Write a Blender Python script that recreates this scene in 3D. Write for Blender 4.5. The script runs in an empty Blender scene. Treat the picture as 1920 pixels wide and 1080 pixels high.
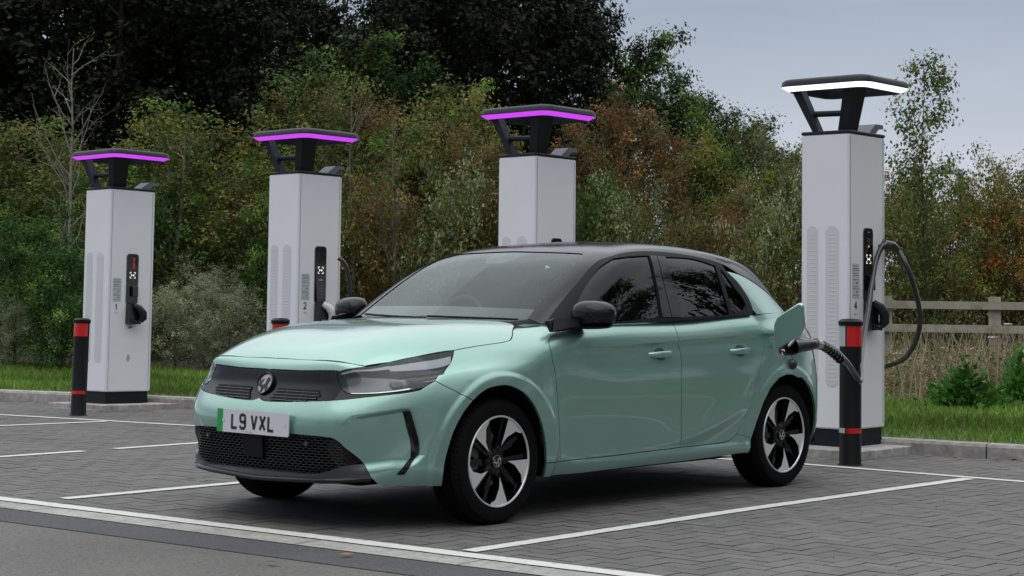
import bpy, bmesh, math, random, sys
import numpy as np
from mathutils import Vector, Matrix, noise
from mathutils.geometry import delaunay_2d_cdt
S=bpy.context.scene; COL=S.collection
R=math.radians
cam=bpy.data.cameras.new('camera'); co=bpy.data.objects.new('camera',cam); COL.objects.link(co); S.camera=co
cam.sensor_width=36; cam.lens=3348.6/1920*36; cam.shift_y=-179.8/1920; cam.clip_end=600; cam.clip_start=.1
yaw,pit,rol=R(48.77),R(3.31),R(.69)
f=Vector((math.cos(pit)*math.sin(yaw),math.cos(pit)*math.cos(yaw),math.sin(pit))); rt=f.cross(Vector((0,0,1))).normalized(); up=rt.cross(f)
r2=math.cos(rol)*rt+math.sin(rol)*up; u2=-math.sin(rol)*rt+math.cos(rol)*up
M=Matrix((r2,u2,-f)).transposed().to_4x4(); M.translation=Vector((-6.533,-6.635,1.113)); co.matrix_world=M
W=bpy.data.worlds.new('World'); S.world=W; W.use_nodes=True
nt=W.node_tree; sky=nt.nodes.new('ShaderNodeTexSky'); sky.sky_type='NISHITA'; sky.sun_disc=False; sky.sun_elevation=R(58); sky.sun_rotation=R(25)
# overcast: the clear sky is mostly veiled by an even cloud sheet, brighter overhead than at the horizon
tcs=nt.nodes.new('ShaderNodeTexCoord'); sep=nt.nodes.new('ShaderNodeSeparateXYZ'); nt.links.new(tcs.outputs['Generated'],sep.inputs[0])
ramp=nt.nodes.new('ShaderNodeValToRGB'); cr=ramp.color_ramp; cr.elements[0].position=0; cr.elements[0].color=(.44,.45,.48,1); cr.elements[1].position=1; cr.elements[1].color=(1.05,1.07,1.1,1)
for p,c in ((.06,(.335,.355,.40)),(.16,(.205,.235,.29)),(.25,(.33,.355,.40)),(.38,(.66,.68,.71)),(.68,(.80,.82,.85))): e=cr.elements.new(p); e.color=(*c,1)
nt.links.new(sep.outputs['Z'],ramp.inputs[0])
nzs=nt.nodes.new('ShaderNodeTexNoise'); nzs.inputs['Scale'].default_value=2.2; nzs.inputs['Detail'].default_value=5; mps=nt.nodes.new('ShaderNodeMapping'); mps.inputs['Scale'].default_value=(1,1,3); nt.links.new(tcs.outputs['Generated'],mps.inputs[0]); nt.links.new(mps.outputs[0],nzs.inputs['Vector'])
mrs=nt.nodes.new('ShaderNodeMapRange'); mrs.inputs[3].default_value=8.2; mrs.inputs[4].default_value=16.0; nt.links.new(nzs.outputs[0],mrs.inputs[0])
scs=nt.nodes.new('ShaderNodeVectorMath'); scs.operation='SCALE'; nt.links.new(ramp.outputs[0],scs.inputs[0]); # veiled sun side of the sky is brighter than the side behind the viewer
dts=nt.nodes.new('ShaderNodeVectorMath'); dts.operation='DOT_PRODUCT'; dts.inputs[1].default_value=(.6,.8,0); nt.links.new(tcs.outputs['Generated'],dts.inputs[0]); mas=nt.nodes.new('ShaderNodeMath'); mas.operation='MULTIPLY_ADD'; mas.inputs[1].default_value=.45; mas.inputs[2].default_value=1.0; nt.links.new(dts.outputs['Value'],mas.inputs[0]); mus=nt.nodes.new('ShaderNodeMath'); mus.operation='MULTIPLY'; nt.links.new(mrs.outputs[0],mus.inputs[0]); nt.links.new(mas.outputs[0],mus.inputs[1]); nt.links.new(mus.outputs[0],scs.inputs['Scale'])
mxs=nt.nodes.new('ShaderNodeMix'); mxs.data_type='RGBA'; mxs.inputs[0].default_value=.93; nt.links.new(sky.outputs[0],mxs.inputs[6]); nt.links.new(scs.outputs[0],mxs.inputs[7])
nt.links.new(mxs.outputs[2],nt.nodes['Background'].inputs[0]); nt.nodes['Background'].inputs[1].default_value=.1
sl=bpy.data.lights.new('sun','SUN'); sl.energy=1.0; sl.angle=R(70); sl.color=(1,.97,.93); so=bpy.data.objects.new('sun',sl); COL.objects.link(so)
so.rotation_euler=Vector((-.42,-.22,1.25)).to_track_quat('Z','Y').to_euler()
S.view_settings.view_transform='Standard'; S.view_settings.look='None'; S.view_settings.exposure=.14
rng=random.Random(7); nr=np.random.default_rng(5)
def sst(a,b,x):
    t=np.clip((x-a)/(b-a),0,1); return t*t*(3-2*t)
def tag(o,label=None,cat=None,group=None,kind=None):
    if label:
        for a,b in (('chargers 1 and 2','the first and second chargers'),('charger 1','the first charger'),('charger 2','the second charger'),('charger 3','the third charger'),('charger 4','the fourth charger')):
            label=label.replace(a,b)
        o['label']=label.replace('the the','the')
    if cat: o['category']=cat
    if group: o['group']=group
    if kind: o['kind']=kind
    return o
def empty(name,loc,rz=0,parent=None):
    o=bpy.data.objects.new(name,None); COL.objects.link(o); o.location=loc; o.rotation_euler[2]=rz; o.empty_display_size=.1; o.parent=parent; return o
_M={}
def mat(n,c=(.5,.5,.5),r=.5,m=0,coat=0,emit=None,es=1,bump=0,bs=200,var=0,vs=8,spec=None):
    if n in _M: return _M[n]
    a=bpy.data.materials.new(n); a.use_nodes=True; t=a.node_tree; b=t.nodes['Principled BSDF']; I=b.inputs
    I['Base Color'].default_value=(*c,1); I['Roughness'].default_value=r; I['Metallic'].default_value=m; I['Coat Weight'].default_value=coat; I['Coat Roughness'].default_value=.03
    if spec is not None: I['Specular IOR Level'].default_value=spec
    if emit: I['Emission Color'].default_value=(*emit,1); I['Emission Strength'].default_value=es
    tc=t.nodes.new('ShaderNodeTexCoord')
    if var:
        nz=t.nodes.new('ShaderNodeTexNoise'); nz.inputs['Scale'].default_value=vs; nz.inputs['Detail'].default_value=6; t.links.new(tc.outputs['Object'],nz.inputs['Vector'])
        mr=t.nodes.new('ShaderNodeMapRange'); mr.inputs[1].default_value=.3; mr.inputs[2].default_value=.7; mr.inputs[3].default_value=1-var; mr.inputs[4].default_value=1+var; t.links.new(nz.outputs[0],mr.inputs[0])
        mx=t.nodes.new('ShaderNodeVectorMath'); mx.operation='SCALE'; mx.inputs[0].default_value=c; t.links.new(mr.outputs[0],mx.inputs['Scale']); t.links.new(mx.outputs[0],I['Base Color'])
    if bump:
        nz=t.nodes.new('ShaderNodeTexNoise'); nz.inputs['Scale'].default_value=bs; nz.inputs['Detail'].default_value=4; t.links.new(tc.outputs['Object'],nz.inputs['Vector'])
        bp=t.nodes.new('ShaderNodeBump'); bp.inputs['Strength'].default_value=bump; bp.inputs['Distance'].default_value=.005; t.links.new(nz.outputs[0],bp.inputs['Height']); t.links.new(bp.outputs[0],I['Normal'])
    _M[n]=a; return a
def glass(n,tint,rough=.0,ior=1.5):
    if n in _M: return _M[n]
    a=bpy.data.materials.new(n); a.use_nodes=True; t=a.node_tree; t.nodes.clear()
    o=t.nodes.new('ShaderNodeOutputMaterial'); mx=t.nodes.new('ShaderNodeMixShader'); tr=t.nodes.new('ShaderNodeBsdfTransparent'); gl=t.nodes.new('ShaderNodeBsdfGlossy'); fr=t.nodes.new('ShaderNodeFresnel')
    tr.inputs[0].default_value=(*tint,1); gl.inputs['Roughness'].default_value=rough; fr.inputs[0].default_value=ior; gl.inputs[0].default_value=(.90,.98,.97,1)
    gm=t.nodes.new('ShaderNodeNewGeometry'); ma=t.nodes.new('ShaderNodeMath'); ma.operation='MULTIPLY_ADD'; ma.inputs[1].default_value=1/ior-ior; ma.inputs[2].default_value=ior; t.links.new(gm.outputs['Backfacing'],ma.inputs[0]); t.links.new(ma.outputs[0],fr.inputs[0])
    t.links.new(fr.outputs[0],mx.inputs[0]); t.links.new(tr.outputs[0],mx.inputs[1]); t.links.new(gl.outputs[0],mx.inputs[2]); t.links.new(mx.outputs[0],o.inputs[0]); _M[n]=a; return a
def mk(name,V,F,m,parent=None,N=None,smooth=True,loc=None):
    me=bpy.data.meshes.new(name); me.from_pydata([tuple(map(float,v)) for v in V],[],[tuple(map(int,f)) for f in F])
    if not isinstance(m,(list,tuple)): m=[m]
    for x in m: me.materials.append(x)
    if len(me.polygons): me.polygons.foreach_set('use_smooth',[bool(smooth)]*len(me.polygons))
    if N is not None: me.normals_split_custom_set_from_vertices([tuple(map(float,n)) for n in N])
    me.update(); o=bpy.data.objects.new(name,me); COL.objects.link(o); o.parent=parent
    if loc: o.location=loc
    return o
class MB:
    """mesh collector"""
    def __init__(s): s.V=[]; s.F=[]; s.I=[]
    def add(s,V,F,mi=0):
        n=len(s.V); s.V+= [tuple(v) for v in V]; s.F+=[tuple(i+n for i in f) for f in F]; s.I+=[mi]*len(F); return s
    def box(s,c,d,rz=0,mi=0,taper=1,bev=0):
        cx,cy,cz=c; dx,dy,dz=[q/2 for q in d]
        if bev:
            b=bev; P=[(-dx+b,-dy),(dx-b,-dy),(dx,-dy+b),(dx,dy-b),(dx-b,dy),(-dx+b,dy),(-dx,dy-b),(-dx,-dy+b)]
            return s.prism(P,cz-dz,cz+dz,(cx,cy),rz,mi,ins=b)
        V=[]
        for z,k in ((-dz,1),(dz,taper)):
            for x,y in ((-dx,-dy),(dx,-dy),(dx,dy),(-dx,dy)):
                x*=k;y*=k; V.append((cx+x*math.cos(rz)-y*math.sin(rz),cy+x*math.sin(rz)+y*math.cos(rz),cz+z))
        return s.add(V,[(0,3,2,1),(4,5,6,7),(0,1,5,4),(1,2,6,5),(2,3,7,6),(3,0,4,7)],mi)
    def prism(s,P,z0,z1,c=(0,0),rz=0,mi=0,ins=0):
        n=len(P); cs,sn=math.cos(rz),math.sin(rz); V=[]
        cxm=sum(p[0] for p in P)/n; cym=sum(p[1] for p in P)/n
        R0=max(max(abs(p[0]-cxm) for p in P),max(abs(p[1]-cym) for p in P)); k=1-ins/R0
        lv=[(z0,1),(z1,1)] if not ins else [(z0,k),(z0+ins,1),(z1-ins,1),(z1,k)]
        for z,k_ in lv:
            for x,y in P:
                x=cxm+(x-cxm)*k_; y=cym+(y-cym)*k_; V.append((c[0]+x*cs-y*sn,c[1]+x*sn+y*cs,z))
        F=[tuple(range(n-1,-1,-1)),tuple(range(n*(len(lv)-1),n*len(lv)))]
        for l in range(len(lv)-1):
            for i in range(n): j=(i+1)%n; F.append((l*n+i,l*n+j,(l+1)*n+j,(l+1)*n+i))
        return s.add(V,F,mi)
    def tube(s,P,r,n=8,mi=0,cap=True):
        P=[Vector(p) for p in P]; r=[r]*len(P) if not hasattr(r,'__len__') else r; V=[];F=[]
        t0=(P[1]-P[0]).normalized(); a=Vector((0,0,1)) if abs(t0.z)<.9 else Vector((1,0,0)); u=t0.cross(a).normalized()
        for i,p in enumerate(P):
            t=(P[min(i+1,len(P)-1)]-P[max(i-1,0)]).normalized(); u=(u-t*u.dot(t)).normalized(); w=t.cross(u)
            for k in range(n): an=2*math.pi*k/n; V.append(tuple(p+(u*math.cos(an)+w*math.sin(an))*r[i]))
        for i in range(len(P)-1):
            for k in range(n): k2=(k+1)%n; F.append((i*n+k,i*n+k2,(i+1)*n+k2,(i+1)*n+k))
        if cap: F+=[tuple(range(n-1,-1,-1)),tuple(range((len(P)-1)*n,len(P)*n))]
        return s.add(V,F,mi)
    def lathe(s,prof,c=(0,0,0),axis='z',n=48,mi=0,closed=False):
        V=[];F=[]
        for r,h in prof:
            for k in range(n):
                a=2*math.pi*k/n; x,y=r*math.cos(a),r*math.sin(a)
                V.append((c[0]+x,c[1]+y,c[2]+h) if axis=='z' else (c[0]+x,c[1]-h,c[2]+y))
        m=len(prof)
        for i in range(m-1 if not closed else m):
            i2=(i+1)%m
            for k in range(n): k2=(k+1)%n; F.append((i*n+k,i*n+k2,i2*n+k2,i2*n+k))
        return s.add(V,F,mi)
    def build(s,name,m,parent=None,smooth=False,ang=40,loc=None):
        o=mk(name,s.V,s.F,m,parent,None,smooth,loc)
        if any(s.I): o.data.polygons.foreach_set('material_index',s.I)
        if smooth and ang<180: o.data.set_sharp_from_angle(angle=R(ang))
        return o
def crom(P,n=10,closed=False):
    P=[np.array(p,float) for p in P]
    if len(P)<3 and not closed: return [tuple(P[0]+(P[-1]-P[0])*k/n) for k in range(n+1)]
    Q=[P[-1]]+P+[P[0],P[1]] if closed else [2*P[0]-P[1]]+P+[2*P[-1]-P[-2]]
    out=[]
    for i in range(1,len(Q)-2):
        a,b,c,d=Q[i-1],Q[i],Q[i+1],Q[i+2]
        t0=max(np.linalg.norm(b-a)**.5,1e-6);t1=max(np.linalg.norm(c-b)**.5,1e-6);t2=max(np.linalg.norm(d-c)**.5,1e-6)
        m1=(b-a)/t0-(c-a)/(t0+t1)+(c-b)/t1; m2=(c-b)/t1-(d-b)/(t1+t2)+(d-c)/t2; m1=m1*t1; m2=m2*t1
        for k in range(n):
            t=k/n; out.append(tuple((2*t**3-3*t**2+1)*b+(t**3-2*t**2+t)*m1+(-2*t**3+3*t**2)*c+(t**3-t**2)*m2))
    if not closed: out.append(tuple(Q[-2]))
    return out
def pip(X,Y,poly):
    r=np.zeros(len(X),bool); n=len(poly)
    for i in range(n):
        x1,y1=poly[i]; x2,y2=poly[(i+1)%n]
        c=((y1>Y)!=(y2>Y)); xi=(x2-x1)*(Y-y1)/(y2-y1+1e-15)+x1; r^=c&(X<xi)
    return r
# survey station used to turn measured bearings and distances into world positions (fixed numbers)
CAMP=Vector((-6.533,-6.635,1.113)); _y,_p,_r=R(48.77),R(3.31),R(.69)
CF=Vector((math.cos(_p)*math.sin(_y),math.cos(_p)*math.cos(_y),math.sin(_p))); _a=CF.cross(Vector((0,0,1))).normalized(); _b=_a.cross(CF); CR=math.cos(_r)*_a+math.sin(_r)*_b; CU=-math.sin(_r)*_a+math.cos(_r)*_b
def at(px,py,dep):
    """point seen at photo pixel (1920 wide) at a given depth"""
    return CAMP+(CF+CR*((px-960)/3348.6)-CU*((py-540+179.8)/3348.6))*dep
def gr(px,dep):
    p=at(px,560,dep); return p.x,p.y
# ---------- ground ----------
def P_(p,q,t): return p+(q-p)*t
LD=Vector((-.0853,.9964)); LN=Vector((.9964,.0853)); L0=Vector((-1.04,0)) # bay front line through L0 along LD
def lp(s,o): v=L0+LD*s+LN*o; return (v.x,v.y)
def sheet(name,poly,z,m,cat=None,lab=None):
    return tag(mk(name,[(x,y,z) for x,y in poly],[tuple(range(len(poly)))],m,None,None,False),kind='structure')
def asph(n,c,c2,sc,bm=.6):
    a=mat(n,c,.85); t=a.node_tree; b=t.nodes['Principled BSDF']; tc=t.nodes['Texture Coordinate']
    n1=t.nodes.new('ShaderNodeTexNoise'); n1.inputs['Scale'].default_value=sc; n1.inputs['Detail'].default_value=3; n2=t.nodes.new('ShaderNodeTexNoise'); n2.inputs['Scale'].default_value=.9; n2.inputs['Detail'].default_value=6
    v=t.nodes.new('ShaderNodeTexVoronoi'); v.inputs['Scale'].default_value=sc*.8
    for q in (n1,n2,v): t.links.new(tc.outputs['Object'],q.inputs['Vector'])
    r_=t.nodes.new('ShaderNodeValToRGB'); r_.color_ramp.elements[0].position=.36; r_.color_ramp.elements[1].position=.66; r_.color_ramp.elements[0].color=(*c2,1); r_.color_ramp.elements[1].color=(*c,1); t.links.new(n1.outputs[0],r_.inputs[0])
    mr=t.nodes.new('ShaderNodeMapRange'); mr.inputs[1].default_value=.3; mr.inputs[2].default_value=.7; mr.inputs[3].default_value=.82; mr.inputs[4].default_value=1.18; t.links.new(n2.outputs[0],mr.inputs[0])
    s_=t.nodes.new('ShaderNodeVectorMath'); s_.operation='SCALE'; 
    n4=t.nodes.new('ShaderNodeTexNoise'); n4.inputs['Scale'].default_value=sc*.33; n4.inputs['Detail'].default_value=2; t.links.new(tc.outputs['Object'],n4.inputs['Vector']); m4=t.nodes.new('ShaderNodeMapRange'); m4.inputs[1].default_value=.35; m4.inputs[2].default_value=.65; m4.inputs[3].default_value=.86; m4.inputs[4].default_value=1.14; t.links.new(n4.outputs[0],m4.inputs[0]); s4=t.nodes.new('ShaderNodeVectorMath'); s4.operation='SCALE'; t.links.new(r_.outputs[0],s4.inputs[0]); t.links.new(m4.outputs[0],s4.inputs['Scale'])
    t.links.new(s4.outputs[0],s_.inputs[0]); t.links.new(mr.outputs[0],s_.inputs['Scale']); t.links.new(s_.outputs[0],b.inputs['Base Color'])
    bp=t.nodes.new('ShaderNodeBump'); bp.inputs['Strength'].default_value=bm; bp.inputs['Distance'].default_value=.006; t.links.new(v.outputs[0],bp.inputs['Height']); t.links.new(bp.outputs[0],b.inputs['Normal']); return a
TAR=asph('worn grey tarmac',(.145,.141,.133),(.092,.089,.085),120); TARN=asph('dark new tarmac',(.085,.085,.086),(.05,.05,.052),120)
CONC=asph('concrete channel',(.36,.36,.34),(.28,.28,.27),40,.2)
sheet('road',[lp(-60,-.48),lp(60,-.48),lp(60,-60),lp(-60,-60)],-.002,TAR)
sheet('tarmac_strip',[lp(-60,-.178),lp(60,-.178),lp(60,-.50),lp(-60,-.50)],.001,TARN)
sheet('drain_channel',[lp(-60,.0),lp(60,.0),lp(60,-.18),lp(-60,-.18)],.004,CONC)
# channel joints
b=MB()
for k in range(-8,12):
    s=k*.915+.25; a=[lp(s,-.18),lp(s+.005,-.18),lp(s+.005,.0),lp(s,.0)]; b.add([(x,y,.0062) for x,y in a],[(0,1,2,3)])
tag(b.build('channel_joints',mat('joint dark',(.05,.05,.05),.9)),kind='structure')
KP=[(1.2,16),(3.2,10.5),(3.58,9.0),(3.90,8.1),(4.29,6.77),(4.62,4.5),(4.9,2.0),(5.09,-.08),(5.27,-1.07),(5.62,-3.0),(6.3,-7.0),(7.2,-12)]
kc=[Vector(p) for p in crom(KP,6)]
pav=[lp(-12,-.002),lp(20,-.002)]
JOI=mat('paving joint sand',(.068,.066,.062),.95)
poly=[lp(-14,.0),lp(18,.0)]+[(p.x+.03,p.y) for p in kc]
sheet('paving_bed',poly,.0005,JOI)
# herringbone blocks
BL=mat('grey block paving',(.1,.1,.1),.8); t=BL.node_tree; bs=t.nodes['Principled BSDF']
at_=t.nodes.new('ShaderNodeAttribute'); at_.attribute_name='tone'; tc=t.nodes['Texture Coordinate']
n1=t.nodes.new('ShaderNodeTexNoise'); n1.inputs['Scale'].default_value=1.3; n1.inputs['Detail'].default_value=8; n3=t.nodes.new('ShaderNodeTexNoise'); n3.inputs['Scale'].default_value=160
for q in (n1,n3): t.links.new(tc.outputs['Object'],q.inputs['Vector'])
m1=t.nodes.new('ShaderNodeMath'); m1.operation='MULTIPLY_ADD'; m1.inputs[1].default_value=.5; m1.inputs[2].default_value=.75; t.links.new(n1.outputs[0],m1.inputs[0])
m3=t.nodes.new('ShaderNodeMath'); m3.operation='MULTIPLY_ADD'; m3.inputs[1].default_value=.5; m3.inputs[2].default_value=.75; t.links.new(n3.outputs[0],m3.inputs[0])
m2=t.nodes.new('ShaderNodeMath'); m2.operation='MULTIPLY'; t.links.new(m1.outputs[0],m2.inputs[0]); t.links.new(m3.outputs[0],m2.inputs[1])
sc=t.nodes.new('ShaderNodeVectorMath'); sc.operation='SCALE'; t.links.new(at_.outputs['Color'],sc.inputs[0]); t.links.new(m2.outputs[0],sc.inputs['Scale']); t.links.new(sc.outputs[0],bs.inputs['Base Color'])
bp=t.nodes.new('ShaderNodeBump'); bp.inputs['Strength'].default_value=.25; bp.inputs['Distance'].default_value=.002; t.links.new(n3.outputs[0],bp.inputs['Height']); t.links.new(bp.outputs[0],bs.inputs['Normal'])
kx=lambda y: float(np.interp(y,[p.y for p in kc][::-1],[p.x for p in kc][::-1]))
V=[];F=[];T=[]
g=.0028
def blk(x0,y0,x1,y1):
    cx,cy=(x0+x1)/2,(y0+y1)/2
    if (Vector((cx,cy))-L0).dot(LN)<.012 or cx>kx(cy)+.02: return
    n=len(V); j=lambda: rng.uniform(-.0012,.0012); z=.0045+rng.uniform(-.0008,.0008); tx,ty=rng.uniform(-.004,.004),rng.uniform(-.004,.004)
    for x,y in ((x0+g,y0+g),(x1-g,y0+g),(x1-g,y1-g),(x0+g,y1-g)):
        e=(Vector((x,y))-L0).dot(LN)
        if e<.004: x+=(.004-e)/LN.x
        V.append((x+j(),y+j(),z+(x-cx)*tx+(y-cy)*ty))
    F.append((n,n+1,n+2,n+3)); T.append(rng.gauss(.116,.008))
a_=.0985
for i in range(-14,78):
    for j in range(-78,118):
        # herringbone cell: period 4 along the diagonal
        k=(i-j)%4
        x,y=i*a_,j*a_
        if x<-1.6 or y<-7.5 or y>11.5: continue
        if k==0: blk(x,y,x+2*a_,y+a_)
        elif k==2: blk(x,y-a_ ,x+a_,y+a_) if True else 0
o=mk('block_paving',V,F,BL,None,None,False); tag(o,kind='structure')
ca=o.data.color_attributes.new('tone','FLOAT_COLOR','CORNER'); ca.data.foreach_set('color',np.repeat(np.array([(q*1.02,q*.99,q*.96,1) for q in T]),4,axis=0).ravel())
# outlying ground
EARTH=asph('leaf litter earth',(.06,.05,.032),(.03,.026,.018),14,.5)
gv=[];gf=[]
def gz(x,y):
    d=x-kx(max(min(y,16),-12)); d=(d-.1)*.96
    return .10+.0*d+ .05*max(0,d-3)*.5*sst(3,9,np.array(d)).item()
NX,NY=26,40
for i in range(NX):
    for j in range(NY):
        y=-30+j*90/(NY-1) if False else -24+j*1.9; d=[0,.3,.8,1.5,2.5,3.5,4.5,6,7.5,9,11,13,15,18,21,24,28,32,38,45,55,70,90,120,180,300][i]; x=kx(max(min(y,16),-12))+.12+d; gv.append((x,y,gz(x,y)))
gf=[(i*NY+j,(i+1)*NY+j,(i+1)*NY+j+1,i*NY+j+1) for i in range(NX-1) for j in range(NY-1)]
GRS=asph('grassy soil',(.09,.16,.03),(.05,.09,.018),30,.6)
gd=mk('ground',gv,gf,[GRS,EARTH]); tag(gd,kind='structure')
def dk(x,y): return x-kx(max(min(y,16),-12))
gd.data.polygons.foreach_set('material_index',[1 if dk(*gv[f_[0]][:2])>4.4+(0 if gv[f_[0]][1]<4 else 0) else 0 for f_ in gf])
sheet('far_ground',[(-300,-300),(300,-300),(300,300),(-300,300)],-.03,EARTH)
# kerb
KM=asph('kerb concrete',(.40,.39,.365),(.28,.27,.255),18,.25)
b=MB(); acc=0; seg=[kc[0]]; L_=[0]
for i in range(1,len(kc)): L_.append(L_[-1]+(kc[i]-kc[i-1]).length)
def kat(s): 
    x=np.interp(s,L_,[p.x for p in kc]); y=np.interp(s,L_,[p.y for p in kc]); return Vector((float(x),float(y)))
s=0
while s<L_[-1]-.9:
    p,q=kat(s+.006),kat(s+.908); d=(q-p).normalized(); n_=Vector((-d.y,d.x)); n_=n_ if n_.x>0 else -n_
    pf=[(0,-.02),(0,.085),(.012,.105),(.125,.108),(.125,-.02)]; V=[]
    for e in (p,q):
        for o_,z_ in pf: w_=e+n_*o_; V.append((w_.x,w_.y,z_))
    b.add(V,[(i,5+i,5+(i+1)%5,(i+1)%5) for i in range(5)]+[(0,1,2,3,4),(9,8,7,6,5)]); s+=.915
b.box((kc[0].x,kc[0].y,-.05),(.1,.1,.05)); tag(b.build('kerb',KM),kind='structure')
b=MB(); V=[]
for i,p in enumerate(kc): V+=[(p.x+.05,p.y,.0),(p.x+.05,p.y,.095)]
b.add(V,[(2*i,2*i+1,2*i+3,2*i+2) for i in range(len(kc)-1)]); tag(b.build('kerb_joints',JOI),kind='structure')
# painted lines
PW=mat('worn white road paint',(.62,.62,.60),.75); t=PW.node_tree; bs=t.nodes['Principled BSDF']; nz=t.nodes.new('ShaderNodeTexNoise'); nz.inputs['Scale'].default_value=22; nz.inputs['Detail'].default_value=8; nz.inputs['Roughness'].default_value=.75; t.links.new(t.nodes['Texture Coordinate'].outputs['Object'],nz.inputs['Vector'])
rp=t.nodes.new('ShaderNodeValToRGB'); rp.color_ramp.elements[0].position=.30; rp.color_ramp.elements[1].position=.44; rp.color_ramp.elements[0].color=(.22,.22,.21,1); rp.color_ramp.elements[1].color=(.60,.60,.58,1); t.links.new(nz.outputs[0],rp.inputs[0]); t.links.new(rp.outputs[0],bs.inputs['Base Color'])
PF=mat('faded white road paint',(.34,.34,.335),.8,var=.2,vs=20)
def pline(name,pts,w,m=PW,z=.0085):
    P2=[]
    for i in range(len(pts)-1):
        a,b_=Vector(pts[i]),Vector(pts[i+1]); n=max(1,int((b_-a).length/.05)); P2+=[a+(b_-a)*k/n for k in range(n)]
    P2.append(Vector(pts[-1])); V=[];F=[]
    for i,p in enumerate(P2):
        d=(P2[min(i+1,len(P2)-1)]-P2[max(i-1,0)]).normalized(); n=Vector((-d.y,d.x)); V+=[(p.x+n.x*(w/2+rng.uniform(-.003,.003)),p.y+n.y*(w/2+rng.uniform(-.003,.003)),z),(p.x-n.x*(w/2+rng.uniform(-.003,.003)),p.y-n.y*(w/2+rng.uniform(-.003,.003)),z)]
    F=[(2*i,2*i+1,2*i+3,2*i+2) for i in range(len(P2)-1)]; return tag(mk(name,V,F,m,None,None,False),kind='structure')
pline('bay_line',[lp(-14,.05),lp(16,.05)],.105)
pline('bay_line',[(1.6,10.5),(2.43,7.2),(2.72,5.96),(2.95,4.9),(3.42,2.5),(3.84,-.2),(3.88,-1.75),(4.0,-7)],.075,z=.0087)
pline('bay_line',[(-.9,1.44),(3.55,1.44)],.085,z=.0089); pline('bay_line',[(-.78,-1.37),(1.41,-1.345),(3.80,-1.40)],.085,z=.0089)
pline('bay_line',[(-1.05,3.74),(.85,3.73)],.085,z=.0089); pline('bay_line',[(1.12,3.74),(3.15,3.78)],.08,z=.0089)
pline('bay_line',[(-1.2,6.2),(1.71,6.08),(2.65,5.95)],.08,z=.0089); pline('bay_line',[(-1.4,8.6),(2.2,8.1)],.08,z=.0089)
pline('bay_line',[(-.55,-4.1),(3.85,-4.1)],.085,z=.0089)
for q in ([(2.48,.30),(2.62,.02),(2.9,.12),(2.75,.36)],[(2.66,-.02),(2.72,-.33),(2.95,-.36),(2.93,.02)]): sheet('painted_symbol',q,.0088,PF)
b=MB()
# ---------- chargers ----------
WB=mat('white powder coated steel',(.79,.805,.85),.42,0,.15,var=.035,vs=1.3); WG=mat('pale grey vent slats',(.62,.64,.67),.5); CB=mat('charcoal plinth',(.010,.013,.019),.5,spec=.2); CK=mat('dark canopy plastic',(.011,.014,.020),.42,bump=.1,bs=300,spec=.3); SCR=mat('gloss black screen',(.006,.006,.008),.08,0,.6); GRY=mat('grey bracket',(.16,.17,.19),.5); PUR=mat('purple light strip',(.6,.1,.8),.4,emit=(.62,.05,.90),es=.78); WLT=mat('white light strip',(.9,.9,.9),.4,emit=(.93,.97,1.0),es=1.35)
STK=mat('pale sticker',(.48,.53,.55),.5); INK=mat('dark print',(.03,.03,.035),.5); ICON=mat('lit screen icon',(.8,.8,.75),.5,emit=(.85,.83,.7),es=.75); LRED=mat('red screen text',(.4,.05,.05),.5,emit=(.75,.04,.05),es=.35); LOR=mat('orange screen icon',(.6,.2,.05),.5,emit=(.9,.25,.08),es=.5); HOSE=mat('black charging hose',(.010,.010,.011),.22,0,.5); SCUF=mat('grey scuff',(.36,.37,.36),.7)
CHS={'L':[[(0,1),(0,0)],[(-.14,0),(1,0)]],'1':[[(.5,0),(.5,1)],[(.5,1),(.12,.78)]],'2':[[(0,.8),(.1,.94),(.35,1),(.65,1),(.9,.9),(1,.72),(.9,.52),(0,.0)],[(-.1,0),(1.08,0)]],'4':[[(.72,0),(.72,1)],[(.72,1),(0,.3)],[(-.05,.3),(1.05,.3)]],'3':[[(0,.85),(.3,1),(.7,1),(1,.78),(.75,.53),(.4,.53)],[(.75,.53),(1,.25),(.7,0),(.3,0),(0,.15)]]}
def rrp(w,h,r,n=6,cx0=0,cy0=0,bot=True):
    o=[]
    for cx,cy,a0 in ((w/2-r,h/2-r,0),(-w/2+r,h/2-r,90),(-w/2+r,-h/2+r,180),(w/2-r,-h/2+r,270)):
        for k in range(n+1): a=R(a0+90*k/n); o.append((cx0+cx+r*math.cos(a),cy0+cy+r*math.sin(a)))
    return o
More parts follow.
